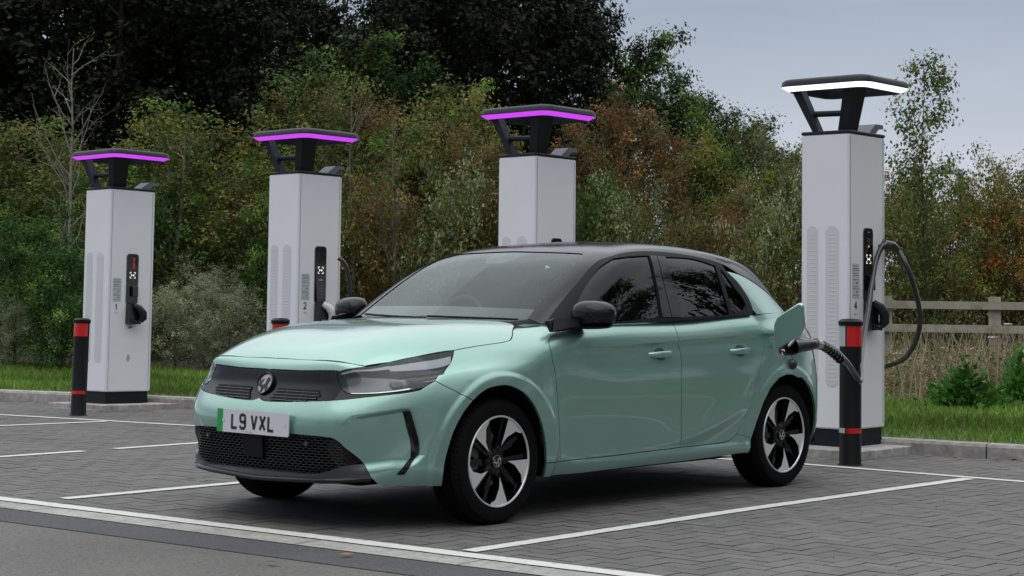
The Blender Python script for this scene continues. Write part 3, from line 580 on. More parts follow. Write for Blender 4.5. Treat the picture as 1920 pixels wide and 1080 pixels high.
json_feats={"vis_top":[[0.0,0.8493],[0.0218,0.8436],[0.0712,0.8452]],"vis_bot":[[0.0,0.5903],[0.0055,0.5631],[0.0129,0.5651],[0.0395,0.5858],[0.0685,0.6025],[0.115,0.6244],[0.1507,0.6272],[0.1739,0.6246],[0.1966,0.6304]],"hl_top":[[0.0732,0.839],[0.0885,0.8605],[0.1215,0.9069],[0.1593,0.9518],[0.2105,0.9811],[0.261,0.9795],[0.2754,0.9754]],"hl_out":[[0.2754,0.9754],[0.2616,0.9331],[0.2467,0.898],[0.219,0.6966]],"hl_low":[[0.219,0.6966],[0.1998,0.643],[0.1806,0.64],[0.1504,0.648],[0.1059,0.6693],[0.0908,0.6816]],"hl_in":[[0.0908,0.6816],[0.0828,0.7174],[0.0756,0.7853],[0.0709,0.8258],[0.0732,0.839]],"bf_xw":[[-0.7005,0.0],[-0.6996,0.04],[-0.6983,0.2906],[-0.661,0.4982],[-0.6176,0.5545]],"bf":[[0.0,0.9763],[0.0035,0.9765],[0.0353,0.9584],[0.0946,0.9241],[0.1215,0.9069]],"bl_xw":[[-0.1712,0.6969],[-0.0802,0.715],[0.0322,0.7364],[0.1324,0.7528],[0.1765,0.7528],[0.2205,0.7298],[0.2739,0.6863],[0.3469,0.6461]],"bl":[[0.2754,0.9754],[0.2974,0.9706],[0.3214,0.9644],[0.3424,0.9565],[0.3523,0.9575],[0.3628,0.9727],[0.3766,0.9898],[0.3971,0.999]],"hb":[[0.219,0.6966],[0.2313,0.6217],[0.2495,0.5363],[0.2677,0.463]],"archf_lo":[[0.2323,0.0136],[0.2307,0.0987],[0.2339,0.1824],[0.2417,0.2876],[0.2534,0.3826],[0.2677,0.463]],"archf_up":[[0.2677,0.463],[0.2822,0.5218],[0.2954,0.552],[0.3126,0.5588],[0.3327,0.5156],[0.3548,0.42],[0.3714,0.3108],[0.3834,0.1954],[0.3933,0.0746]],"archf_sill":[[0.3933,0.0746],[0.3958,0.0457],[0.3969,0.0117]],"fd":[[0.4132,0.93],[0.4132,0.8985],[0.4052,0.7275],[0.4114,0.5502],[0.4166,0.3506],[0.4213,0.2018],[0.4289,0.0724]],"bumbot":[[0.2323,0.0136],[0.1796,0.016],[0.1466,0.019],[0.1313,0.0532]],"mesh_side":[[0.1313,0.0532],[0.1202,0.117],[0.0956,0.2067],[0.0826,0.2675],[0.0749,0.286]],"mesh_top":[[0.0749,0.286],[0.0513,0.2933],[0.0299,0.2969],[0.0,0.2976]],"lip_top":[[0.0,0.0623],[0.0206,0.061],[0.0503,0.0619],[0.0692,0.0802],[0.0925,0.1086],[0.1202,0.117]],"lip_bot":[[0.0,0.0299],[0.0234,0.0375],[0.0595,0.0444],[0.0961,0.0497],[0.1313,0.0532]],"slash":[[0.173,0.4609],[0.1829,0.4526],[0.1888,0.3386],[0.1954,0.2254],[0.1968,0.1647],[0.1758,0.0681],[0.1653,0.069],[0.1856,0.1462],[0.1847,0.226],[0.1782,0.3428]],"sill_bot":[[0.3969,0.0117],[0.4709,0.0064],[0.5141,0.0117],[0.5812,0.0146],[0.6395,0.0231],[0.6743,0.0337]],"db1":[[0.4289,0.0724],[0.4866,0.0871],[0.5353,0.0968],[0.5811,0.1017]],"db2":[[0.5811,0.1017],[0.6123,0.1026],[0.639,0.1062],[0.6515,0.1229],[0.659,0.1533]],"bline":[[0.5811,0.1017],[0.5795,0.2581],[0.5787,0.3779],[0.5785,0.5474],[0.5798,0.6899],[0.5772,0.849],[0.5783,0.995]],"rd":[[0.659,0.1533],[0.6695,0.2561],[0.6751,0.3627],[0.6847,0.4803],[0.6947,0.6339],[0.7023,0.7888],[0.6983,0.8964],[0.6999,0.995]],"archr_in":[[0.6743,0.0337],[0.6774,0.1263],[0.6831,0.2252],[0.6912,0.3351],[0.7037,0.4232],[0.7202,0.4797],[0.736,0.4947],[0.7499,0.4847],[0.7608,0.46]],"flaphole":[[0.7318,0.7662],[0.7383,0.7841],[0.7651,0.7749],[0.7711,0.7407],[0.7663,0.6537],[0.7589,0.6332],[0.7338,0.6448],[0.7286,0.6757]],"hnd1":[[0.5504,0.7258],[0.5605,0.7579],[0.5692,0.7319],[0.5658,0.6484],[0.5582,0.6293],[0.5508,0.6561]],"hnd2":[[0.6512,0.744],[0.6635,0.7707],[0.6756,0.7443],[0.6708,0.6629],[0.6603,0.6492],[0.6509,0.671]],"ws":[[0.0,0.03],[0.0535,0.0095],[0.0948,0.0114],[0.1272,0.0205],[0.1302,0.1401],[0.1384,0.3607],[0.1507,0.5871],[0.1334,0.6528],[0.0283,0.658],[0.0,0.665]],"rail":[[0.1748,0.004],[0.1858,0.0897],[0.202,0.2246],[0.2112,0.4358],[0.2308,0.5914],[0.3029,0.6634],[0.4335,0.6514],[0.5338,0.6044],[0.6306,0.51],[0.6812,0.387],[0.7582,0.2756],[0.8123,0.1589],[0.8396,0.0603],[0.8446,0.0]],"g1":[[0.2357,0.0369],[0.2359,0.0995],[0.2377,0.266],[0.251,0.4806],[0.285,0.5999],[0.4229,0.5723],[0.4303,0.4004],[0.4377,0.1489],[0.4383,0.0214],[0.3578,0.0087],[0.254,0.0023]],"g2":[[0.4694,0.5482],[0.5365,0.5466],[0.6033,0.45],[0.5947,0.1579],[0.5911,0.0126],[0.5039,0.0166],[0.4792,0.0159],[0.4786,0.1116],[0.4748,0.3038]],"g3":[[0.6162,0.4269],[0.6363,0.2031],[0.6527,0.0597],[0.6378,0.0314],[0.6014,0.0109],[0.6046,0.1148]],"frame_r":[[0.6362,0.3801],[0.6656,0.221],[0.6742,0.0821],[0.6696,0.0289],[0.6623,0.004]]}
FE=json_feats
PAINT=mat('mint green metallic paint',(.275,.465,.405),.32,.74,1.0,var=.02,vs=3)
BLK=mat('gloss black roof paint',(.006,.006,.008),.14,0,0,spec=.35)
GLB=mat('gloss black plastic',(.004,.004,.005),.05,0,0,spec=.4)
TRIM=mat('matt black trim',(.006,.006,.007),.5,bump=.1,bs=400,spec=.15)
DARK=mat('dark void plastic',(.004,.004,.004),.9)
RUB=mat('tyre rubber',(.0035,.0035,.0038),.75,bump=.15,bs=150,spec=.12)
ALU=mat('machined alloy',(.74,.74,.75),.38,.55,.5)
CHR=mat('chrome',(.7,.7,.72),.08,1)
WS=glass('windscreen glass',(.84,.92,.90),0,1.45); DG=glass('side glass',(.60,.70,.68),0,1.45); PG=glass('privacy glass',(.012,.014,.016),0,1.5); LENS=glass('headlight lens',(.86,.88,.9),0,1.5)
LIP=mat('satin grey black lip',(.05,.053,.06),.22,0,0)
SC={'L':(5.2,1.15),'G':(4.8,1.25),'H':(1.0,1.0)}
class HXW:
    def pt(s,u,v):
        u=np.asarray(u,float);v=np.asarray(v,float); return np.stack([u,v,Hz(u,v)],-1)
    def nrm(s,u,v,e=1e-3):
        u=np.asarray(u,float);v=np.asarray(v,float)
        dx=(Hz(u+e,v)-Hz(u-e,v))/(2*e); dw=(Hz(u,v+e)-Hz(u,v-e))/(2*e); n=np.stack([-dx,-dw,1+0*u],-1); return n/np.linalg.norm(n,axis=1)[:,None]
SU={'L':L,'G':G,'H':HXW()}
# make sure normals of L and G point outward
for k in ('L','G'):
    n=SU[k].nrm([.45],[.5])[0]
    if n[1]<0: SU[k].flip*=-1
def C(*names,n=8):
    """loop from curve names ('-name' reversed) or explicit points"""
    o=[]
    for a in names:
        if isinstance(a,str):
            p=FE[a.lstrip('-')]; p=crom(p,n) if len(p)>2 else [tuple(q) for q in p]
            if a[0]=='-': p=p[::-1]
        else: p=[tuple(q) for q in a]
        for q in p:
            if not o or math.hypot(q[0]-o[-1][0],q[1]-o[-1][1])>2e-4: o.append((float(q[0]),float(q[1])))
    if math.hypot(o[0][0]-o[-1][0],o[0][1]-o[-1][1])<2e-4: o.pop()
    return o
def patch(sn,loop,off=0,gap=.0022,hem=.014,res=.022,extra=None,dens=.02):
    """triangulated patch of a master surface inside a uv loop: V,N,F (car half space, w positive)"""
    S_=SU[sn]; a,b=SC[sn]; lp=np.array(loop)*[a,b]
    # subdivide long edges
    o=[]
    for i in range(len(lp)):
        p,q=lp[i],lp[(i+1)%len(lp)]; n=max(1,int(np.linalg.norm(q-p)/dens))
        for k in range(n): o.append(p+(q-p)*k/n)
    lp=np.array(o); nb=len(lp)
    x0,y0=lp.min(0); x1,y1=lp.max(0)
    gx,gy=np.meshgrid(np.arange(x0+res/2,x1,res),np.arange(y0+res/2,y1,res*.8)); pts=np.stack([gx.ravel(),gy.ravel()],-1)
    if extra is not None: pts=np.concatenate([pts,np.array(extra)*[a,b]])
    k=pip(pts[:,0],pts[:,1],lp); pts=pts[k]
    if len(pts):
        d=np.concatenate([np.sqrt(((pts[i:i+400,None,:]-lp[None])**2).sum(2).min(1)) for i in range(0,len(pts),400)])
        pts=pts[d>min(res*.35,.006)]
    al=np.concatenate([lp,pts])
    r=delaunay_2d_cdt([Vector(p) for p in al],[(i,(i+1)%nb) for i in range(nb)],[],1,1e-7)
    vv=np.array([tuple(v) for v in r[0]]); F=[f for f in r[2]]
    uv=vv/[a,b]; P=S_.pt(uv[:,0],uv[:,1]); N=S_.nrm(uv[:,0],uv[:,1])
    F2=[]
    for f in F:
        p0,p1,p2=P[f[0]],P[f[1]],P[f[2]]; c=np.cross(p1-p0,p2-p0)
        F2.append(tuple(f) if c@N[f[0]]>0 else tuple(f[::-1]))
    F=F2
    # boundary loop (directed edges without twin)
    E={}
    for f in F:
        for i in range(len(f)): E[(f[i],f[(i+1)%len(f)])]=1
    be=[e for e in E if (e[1],e[0]) not in E]; nx={a_:b_ for a_,b_ in be}; pv={b_:a_ for a_,b_ in be}
    P=P+N*off
    if gap:
        mv={}
        for i in nx:
            if i in pv:
                t=P[nx[i]]-P[pv[i]]; n=np.cross(N[i],t); l=np.linalg.norm(n)
                if l>1e-9 and P[i][1]>.004: mv[i]=n/l*gap
        for i,d in mv.items(): P[i]=P[i]+d
    V=list(P); NN=list(N)
    if hem:
        ring={}
        for i in nx:
            t=P[nx[i]]-P[pv.get(i,i)]; o_=-np.cross(N[i],t); o_/=max(np.linalg.norm(o_),1e-9)
            ring[i]=(len(V),len(V)+1); V+=[P[i],P[i]-N[i]*hem]; NN+=[o_,o_]
        for i,j in nx.items():
            if P[i][1]<.003 and P[j][1]<.003: continue
            if i in ring and j in ring: F.append((ring[i][0],ring[i][1],ring[j][1],ring[j][0]))
    return np.array(V),np.array(NN),F
def side(V,N,F,sg):
    V=V*[1,sg,1]; N=N*[1,sg,1]; return V,N,([f for f in F] if sg>0 else [tuple(f[::-1]) for f in F])
def fixw(V,N,F):
    # orientation so that winding agrees with normals after mirroring
    return V,N,F
def pnl(name,sn,loop,m,parent,sg=-1,**k):
    V,N,F=patch(sn,loop,**k); V,N,F=side(V,N,F,sg); return mk(name,V,F,m,parent,N)
def pnl2(name,sn,loop,m,parent,**k):
    V,N,F=patch(sn,loop,**k); A=side(V,N,F,-1); B=side(V,N,F,1); n=len(V)
    return mk(name,np.concatenate([A[0],B[0]]),list(A[2])+[tuple(i+n for i in f) for f in B[2]],m,parent,np.concatenate([A[1],B[1]]))
car=empty('hatchback_car',(0,0,0)); tag(car,'mint green hatchback with black roof and number plate L9 VXL, plugged into a charger','car')
# crease guide points on the flanks
def uvx(x,z,v0=.7):
    x=np.atleast_1d(x).astype(float); z=np.atleast_1d(z).astype(float); u0=np.interp(x,[-.4,.18,.85,1.65,2.3,2.8],[.24,.36,.5,.61,.70,.80]); return inv_xz(L,x,z,u0,0*x+v0,20)
ex=[]
for t in (-.06,-.035,-.02,-.012,-.006,-.001,.004,.012):
    xs=np.arange(.44,2.7,.025); u_,v_=uvx(xs,.832+(xs-.385)*.039+t,.82); ex+=list(zip(u_,v_))
ex=np.array(ex)
bl=[tuple(q) for q in FE['bl']]
FE['fd']=[[.447,.995],[.442,.945],[.425,.922]]+FE['fd'][1:]
top_f=[(FE['bl'][-1][0],FE['bl'][-1][1]),(FE['bl'][-1][0]+.01,.995),(FE['fd'][0][0],.995)]
uf=FE['fd'][0][0]; ub=FE['bline'][-1][0]; ur=FE['rd'][-1][0]
def vline(u0,u1,v=.995,n=12): return [(u0+(u1-u0)*k/n,v) for k in range(n+1)]
RA_=[(2.538+.362*math.cos(a)*1.0,.308+.362*math.sin(a)) for a in np.radians(np.linspace(70,-14,14))]
ua,va=uvx([p[0] for p in RA_],[p[1] for p in RA_],.45); rarch_back=list(zip(ua,va))
split=uvx([2.80,2.805,2.79,2.76],[.86,.78,.68,.615],.5); split=list(zip(*split))
ix=int(np.argmin([abs(RA_[k][1]-.60) for k in range(14)]))
split[-1]=rarch_back[ix]
for sg,sd in ((-1,'l'),(1,'r')):
    # front wing
    fw=C('-hl_out','hb','archf_up','archf_sill' if 0 else [FE['archf_up'][-1]],[ (FE['fd'][-1][0],FE['fd'][-1][1]) ],'-fd',[(uf,.995)],top_f[::-1],'-bl')
    # loop order: hl_out reversed starts at outer corner; rebuild explicitly
    fw=C('hb','archf_up',[FE['fd'][-1]],'-fd',[(uf,.995),top_f[1]],'-bl','hl_out')
    pnl('front_wing','L',fw,PAINT,car,sg,res=.018,extra=ex)
    d=pnl('front_door','L',C('fd','db1','bline',vline(ub,uf)),PAINT,car,sg,res=.025,extra=ex)
    e=pnl('rear_door','L',C('-bline','db2','rd',vline(ur,ub)),PAINT,car,sg,res=.025,extra=ex)
    si=C([FE['archf_up'][-1]],'archf_sill','sill_bot',[FE['archr_in'][0],FE['archr_in'][1]],[(FE['rd'][0][0],FE['rd'][0][1])],'-db2','-db1',[FE['fd'][-1]])
    # sill: between door bottoms and bottom edge
    pnl('sill','L',C('archf_sill','sill_bot',[FE['archr_in'][1],FE['rd'][0]],'-db2','-db1'),PAINT,car,sg,res=.02)
    qt=C('-rd',[FE['archr_in'][1]],FE['archr_in'][2:],rarch_back[:ix+1],split[::-1][1:],[(.795,.82),(.797,.9),(.80,.998)],vline(.80,ur,.998,30))
    if sg<0: # charging port hole: cut by splitting the panel round the hole
        hx=C('flaphole'); 
    q=pnl('rear_quarter','L',qt,PAINT,car,sg,res=.02,extra=ex,gap=0)
    # C pillar above the quarter, on the greenhouse surface
    ul=np.linspace(ur+.001,.80,26); lp=SU['L'].pt(ul,0*ul+.998); gu,gv=Guv(lp[:,0],lp[:,2]); k=(lp[:,0]>2.24)&(lp[:,0]<2.84)
    bot=list(zip(gu[k],gv[k])); CPB=bot
    rl=FE['rail'][9:]; rl=[(float(a),float(b)) for a,b in rl]
    frm=[tuple(p) for p in FE['frame_r']]
    rail_c=crom([frm[0],(.6812,.362),(.755,.262),(.808,.15),(.837,.07),(bot[-1][0],max(bot[-1][1],.02))],6)
    pnl('rear_pillar','G',C(rail_c,bot[::-1],crom(frm[::-1][1:],6)),PAINT,car,sg,off=0.0005,res=.02,gap=0,hem=0)
# painted corner between bonnet, wing and screen pillar
for sg in (-1,1):
    A_=[(.350,.640),(.395,.672),(.50,.722),(.46,.61),(.385,.60)]; V=[]
    for x,w in A_[:2]: V.append((x,w*sg,float(Hz(np.array([x]),np.array([w]))[0])+.001))
    V+=[(.47,.712*sg,.966),(.44,.62*sg,.968),(.385,.60*sg,.955)]
    mk('wing_corner',V,[(0,1,2,3,4) if sg<0 else (4,3,2,1,0)],PAINT,car)
# front bumper
pnl2('front_bumper','L',C([FE['vis_bot'][0]],'vis_bot',[FE['hl_low'][1]],[FE['hl_out'][-1]],'hb','-archf_lo','bumbot','mesh_side','mesh_top'),PAINT,car,res=.010,dens=.010)
FB=bpy.context.scene.objects['front_bumper']
pnl2('nose_panel','L',C('bf',[FE['hl_top'][2]],[FE['hl_top'][1],FE['hl_top'][0]],'-vis_top'),PAINT,car,res=.015)
vis=pnl2('front_grille_panel','L',C('vis_top',[FE['hl_in'][-1]],'-hl_in','-hl_low','-vis_bot'),GLB,car,res=.015,off=-.004)
# bonnet
bfx=crom(FE['bf_xw'],8); blx=crom(FE['bl_xw'][:-1]+[[.345,.635]],8)
hl_up=[(-.62,.548),(-.51,.598),(-.37,.642),(-.22,.682)]
rear=[(.365,.60),(.375,.45),(.378,.25),(.380,.0)]
bonnet=pnl2('bonnet','H',C(bfx,hl_up,blx,crom(rear,6)),PAINT,car,res=.02,hem=.016,gap=.003)
# inner dark shell so gaps read dark
def shell(u0,u1,v0,v1,nu,nv,off,cut=None,sn='L',name='inner_body'):
    V=[];F=[];U,W_=np.meshgrid(np.linspace(u0,u1,nu),np.linspace(v0,v1,nv),indexing='ij'); P=SU[sn].pt(U,W_)-SU[sn].nrm(U,W_)*off
    for sg in (-1,1):
        n=len(V); V+=list(P*[1,sg,1])
        for i in range(nu-1):
            for j in range(nv-1):
                c=P[[i*nv+j,(i+1)*nv+j,(i+1)*nv+j+1,i*nv+j+1]].mean(0)
                if cut is not None and cut(c): continue
                F.append((n+i*nv+j,n+(i+1)*nv+j,n+(i+1)*nv+j+1,n+i*nv+j+1))
    return V,F
def wc(c): return (math.hypot(c[0]+.03,c[2]-.308)<.385 or math.hypot(c[0]-2.538,c[2]-.308)<.38) or (c[0]<-.45 and .63<c[2]<.86 and .40<c[1]) or (c[0]<-.6 and c[2]<.47) or (2.42<c[0]<2.72 and .76<c[2]<.89)
V,F=shell(.0,1,.03,.97,150,44,.022,wc); 
X,S2=np.meshgrid(np.linspace(-.66,.36,20),np.linspace(0,.97,12),indexing='ij'); w_=S2*_WW(X)
for sg in (-1,1):
    n=len(V); V+=[(a,b*sg,c-.035) for a,b,c in zip(X.ravel(),w_.ravel(),Hz(X,w_).ravel())]; F+=[(n+i*12+j,n+(i+1)*12+j,n+(i+1)*12+j+1,n+i*12+j+1) for i in range(19) for j in range(11)]
# floor
n=len(V); V+=[(-.70,-.6,.22),(3.1,-.6,.22),(3.1,.6,.22),(-.70,.6,.22)]; F.append((n,n+1,n+2,n+3))
n=len(V); V+=[(.42,-.78,.20),(2.1,-.78,.20),(2.1,.78,.20),(.42,.78,.20)]; F.append((n,n+1,n+2,n+3))
mk('underbody',V,F,DARK,car,smooth=False)
# wheel arch liners
for nm,cx,r in (('l',-.0,.40),('r',2.538,.39)):
    for sg in (-1,1):
        b=MB(); b.lathe([(r,0),(r,.30),(.05,.30)],(0,0,0),'y',40); b.V=[(cx+x,sg*((.78 if cx<1 else .82)-abs(y)),.308+z) for x,y,z in b.V]
        b.V=[(x,y,max(z,.24)) for x,y,z in b.V]; b.build('wheel_arch_liner',DARK,car)
# rear: bumper and tailgate
rb=C(rarch_back[ix:],[(.84,.01),(.90,.01),(.96,.01),(1,.01),(1,.60),(.96,.60),(.90,.62),(.86,.66),(.80,.70)],split[1:])
pnl2('rear_bumper','L',rb,PAINT,car,res=.03,gap=0)
pnl2('tailgate','L',C([(1,.605),(.96,.605),(.93,.612),(.93,.998),(.96,.998),(1,.998)]),PAINT,car,res=.03,gap=0)
RED=mat('red tail light lens',(.35,.004,.008),.08,0,1.0,emit=(.6,.01,.01),es=.12)
for sg in (-1,1):
    tl=pnl('tail_light','L',C([(.93,.62),(.905,.625),(.86,.70),(.825,.80),(.815,.86),(.835,.93),(.87,.975),(.93,.985)]),RED,car,sg,res=.02,off=.004)
    pnl('rear_corner','L',C(crom([split[0],(.795,.82),(.797,.9),(.80,.998)],4),[(.93,.998),(.93,.985),(.87,.975),(.835,.93),(.815,.86),(.825,.80),(.86,.70),(.905,.625),(.90,.62),(.86,.66),(.80,.70)]),PAINT,car,sg,res=.025,gap=0)
# greenhouse
wsl=FE['ws']
WSG=pnl2('windscreen','G',C(crom([(0,.03)]+[tuple(p) for p in wsl[1:4]],6),crom([tuple(p) for p in wsl[3:6]],6),crom([tuple(p) for p in wsl[5:7]]+[(.130,.668)],4),crom([(.130,.668)]+[tuple(p) for p in wsl[8:]],6)),WS,car,off=-.002,gap=0,hem=0,res=.04)
FR=FE['ws']
# dark ceramic border + pillars + roof as one painted shell with openings: build as ring pieces
wsr=[(float(a),float(b)) for a,b in crom([tuple(p) for p in wsl[3:7]]+[(.130,.668)],6)]
wst=[(float(a),float(b)) for a,b in crom([(.130,.668)]+[tuple(p) for p in wsl[8:]],8)]
rail=[tuple(p) for p in crom([tuple(p) for p in FE['rail'][:10]]+[(.755,.280),(.810,.165),(.840,.075),(.853,.02)],6)]
rw=[(.864,.02),(.857,.2),(.86,.45),(.87,.60),(.93,.64),(1,.64)]; rwc=crom(rw,5)
roofl=C(wsr,wst,[(0,.998)],[(u_,.998) for u_ in np.linspace(.02,.98,50)],[(1,.998)],rwc[::-1],rail[::-1],[(FE['rail'][0][0]-.012,.003)])
pnl2('roof','G',roofl,BLK,car,off=.002,gap=0,hem=.006,res=.03)
pnl2('rear_window','G',C(rwc,[(1,.003),(.90,.003)]),PG,car,gap=0,hem=0,res=.03,off=.0005)
for sg in (-1,1):
    # door frame surround (matt) with glazing set just proud of it
    b0=[(FE['rail'][0][0],.003)]
    fr=C(rail[:-12] if 0 else [p for p in rail if p[0]<FE['frame_r'][0][0]-.004],[tuple(p) for p in crom([tuple(p) for p in FE['frame_r']],6)],[(FE['frame_r'][-1][0],.003)],[(u_,.003) for u_ in np.linspace(FE['frame_r'][-1][0],FE['rail'][0][0],30)])
    def ring(outer,inners): pass
    SF=[]
    # strips of frame around the glass openings
    g1=C(crom([tuple(p) for p in FE['g1'][:5]],5),[tuple(FE['g1'][5])],crom([tuple(p) for p in FE['g1'][5:9]],4),[tuple(p) for p in FE['g1'][9:]])
    g2=C(crom([tuple(p) for p in FE['g2'][:3]],4),crom([tuple(p) for p in FE['g2'][2:5]],4),[tuple(p) for p in FE['g2'][5:7]],crom([tuple(p) for p in FE['g2'][6:]]+[tuple(FE['g2'][0])],4))
    g3=C(crom([tuple(p) for p in FE['g3'][:4]],4),[tuple(p) for p in FE['g3'][4:]])
    def cdt_ring(name,sn,outer,holes,m,off,hem):
        a,b=SC[sn]; loops=[]
        for lp in [outer]+holes:
            lp=np.array(lp)*[a,b]; o=[]
            for i in range(len(lp)):
                p,q=lp[i],lp[(i+1)%len(lp)]; n=max(1,int(np.linalg.norm(q-p)/.02))
                for k in range(n): o.append(p+(q-p)*k/n)
            loops.append(np.array(o))
        pts=[];ed=[]
        for lo in loops:
            n0=len(pts); pts+=list(lo); ed+=[(n0+i,n0+(i+1)%len(lo)) for i in range(len(lo))]
        x0,y0=loops[0].min(0);x1,y1=loops[0].max(0); gx,gy=np.meshgrid(np.arange(x0,x1,.02),np.arange(y0,y1,.02)); g=np.stack([gx.ravel(),gy.ravel()],-1)
        k=pip(g[:,0],g[:,1],loops[0])
        for lo in loops[1:]: k&=~pip(g[:,0],g[:,1],lo)
        g=g[k]; al=np.concatenate([pts,g]); r=delaunay_2d_cdt([Vector(p) for p in al],ed,[],0,1e-7)
        vv=np.array([tuple(v) for v in r[0]]); F=[]
        cen=np.array([vv[list(f)].mean(0) for f in r[2]]); k=pip(cen[:,0],cen[:,1],loops[0])
        for lo in loops[1:]: k&=~pip(cen[:,0],cen[:,1],lo)
        F=[f for f,kk in zip(r[2],k) if kk]; uv=vv/[a,b]; P=SU[sn].pt(uv[:,0],uv[:,1]); N=SU[sn].nrm(uv[:,0],uv[:,1]); P=P+N*off
        F=[tuple(f) if np.cross(P[f[1]]-P[f[0]],P[f[2]]-P[f[0]])@N[f[0]]>0 else tuple(f[::-1]) for f in F]
        E={(f[i],f[(i+1)%len(f)]) for f in F for i in range(len(f))}
        V=list(P);NN=list(N); ring={}
        for (i,j) in [e for e in E if (e[1],e[0]) not in E]:
            t=P[j]-P[i]; o_=-np.cross(N[i],t); o_/=max(np.linalg.norm(o_),1e-9); n=len(V)
            V+=[P[i],P[i]-N[i]*hem,P[j]-N[j]*hem,P[j]]; NN+=[o_]*4; F.append((n,n+1,n+2,n+3))
        V,NN,F=side(np.array(V),np.array(NN),F,sg); return mk(name,V,F,m,car,NN)
    cdt_ring('window_frame','G',fr,[g1,g2,g3],TRIM,.001,.012)
    pnl('front_door_window','G',g1,DG,car,sg,off=-.006,gap=-.002,hem=0,res=.05)
    pnl('rear_door_window','G',g2,PG,car,sg,off=-.006,gap=-.002,hem=0,res=.05)
    pnl('quarter_window','G',g3,PG,car,sg,off=-.006,gap=-.002,hem=0,res=.05)
    # gloss B pillar covers
    gp=lambda p,q,n=6:[(p[0]+(q[0]-p[0])*k/n,p[1]+(q[1]-p[1])*k/n) for k in range(n+1)]
    A=FE['g1'];B=FE['g2']
    mid0=((A[8][0]+B[6][0])/2,(A[8][1]+B[6][1])/2); mid1=((A[5][0]+B[0][0])/2,(A[5][1]+B[0][1])/2)
    e1=.0025
    pnl('pillar_cover','G',C([(A[8][0]+e1,A[8][1]),(A[7][0]+e1,A[7][1]),(A[6][0]+e1,A[6][1]),(A[5][0]+e1,A[5][1])],[(mid1[0]-.0008,mid1[1]),(mid0[0]-.0008,mid0[1])]),GLB,car,sg,off=.004,gap=0,hem=.004,res=.03)
    pnl('pillar_cover','G',C([(mid0[0]+.0008,mid0[1]),(mid1[0]+.0008,mid1[1])],[(B[0][0]-.001,B[0][1]),(B[8][0]-.001,B[8][1]),(B[7][0]-.001,B[7][1]),(B[6][0]-.001,B[6][1])]),GLB,car,sg,off=.004,gap=0,hem=.004,res=.03)
# roof spoiler
_ru,_rv=[a.ravel() for a in np.meshgrid(np.linspace(.5,1,60),np.linspace(.4,1,60),indexing='ij')]; _rp=SU['G'].pt(_ru,_rv)
def GZ(x,w): return _rp[((_rp[:,:2]-[x,w])**2).sum(1).argmin(),2]
b=MB(); pr=[]
for w in np.linspace(-.50,.50,21):
    x1=2.86-.10*abs(w/.5)**3; z1=1.318-.028*(w/.5)**2; x0=2.45; z0=float(GZ(x0,abs(w)))-.004
    pr.append([(x0,w,z0),(x0*.5+x1*.5,w,max((z0+z1)/2+.006,float(GZ(x0*.5+x1*.5,abs(w)))+.004)),(x1,w,z1),(x1-.005,w,z1-.018),(x1-.16,w,z1-.07)])
V=[p for r_ in pr for p in r_]; F=[(i*5+j,i*5+j+1,(i+1)*5+j+1,(i+1)*5+j) for i in range(20) for j in range(4)]+[tuple(range(5)),tuple(range(104,99,-1))]
b.add(V,F); sp=b.build('roof_spoiler',BLK,car,True,50)
# headlights
HLL=C('hl_top','hl_out','hl_low','hl_in')
hc=np.array(HLL).mean(0)
def shr(lp,k,dv=0): return [(hc[0]+(p[0]-hc[0])*k,hc[1]+(p[1]-hc[1])*k+dv) for p in lp]
HB=mat('headlight housing',(.012,.012,.014),.3,0,0); HR=mat('headlight reflector',(.11,.115,.125),.22,.6,0); DRL=mat('light guide',(.36,.38,.41),.18,0,0)
top_=np.array(crom([tuple(p) for p in FE['hl_top']],8)); low_=np.array(crom([tuple(p) for p in FE['hl_low']][::-1],8)); out_=np.array(crom([tuple(p) for p in FE['hl_out']],6))
def hq(s,t):
    """s 0..1 inner to outer, t 0..1 bottom to top within the lamp"""
    i=s*(len(top_)-1); a=int(min(i,len(top_)-2)); T=top_[a]+(top_[a+1]-top_[a])*(i-a)
    i=s*(len(low_)-1); a=int(min(i,len(low_)-2)); B_=low_[a]+(low_[a+1]-low_[a])*(i-a)
    return tuple(B_+(T-B_)*t)
def hquad(name,s0,s1,t0,t1,m,parent,sg,off,n=8,hem=.006):
    lp=[hq(s0+(s1-s0)*k/n,t0) for k in range(n+1)]+[hq(s1-(s1-s0)*k/n,t1) for k in range(n+1)]
    return pnl(name,'L',lp,m,parent,sg,off=off,gap=0,hem=hem,res=.02)
for sg in (-1,1):
    h=pnl('headlight','L',HLL,LENS,car,sg,off=.0,gap=.002,hem=.004,res=.02)
    pnl('housing','L',HLL,HB,h,sg,off=-.050,gap=-.003,hem=0,res=.02)
    # side wall of the lamp bowl
    V,N,F=patch('L',HLL,off=-.003,gap=.001,hem=.05,res=.03); nb=[f for f in F if len(f)==4]
    V2,N2,F3=side(V,N,nb,sg); mk('bezel',V2,F3,HB,h,None,False)
    hquad('reflector',.06,.70,.16,.74,HR,h,sg,-.036)
    hquad('light_guide',.02,.50,.89,.96,DRL,h,sg,-.012,12); hquad('light_guide',.50,.95,.85,.95,DRL,h,sg,-.012,10)
    hquad('light_bar',.10,.62,.10,.14,CHR,h,sg,-.018,10)
    for t0 in (.30,.47): hquad('lens_cell',.72,.87,t0,t0+.13,DRL,h,sg,-.014,4)
    hquad('lens_cell',.48,.56,.30,.62,GLB,h,sg,-.022,4); hquad('lens_cell',.60,.67,.30,.62,GLB,h,sg,-.022,4)
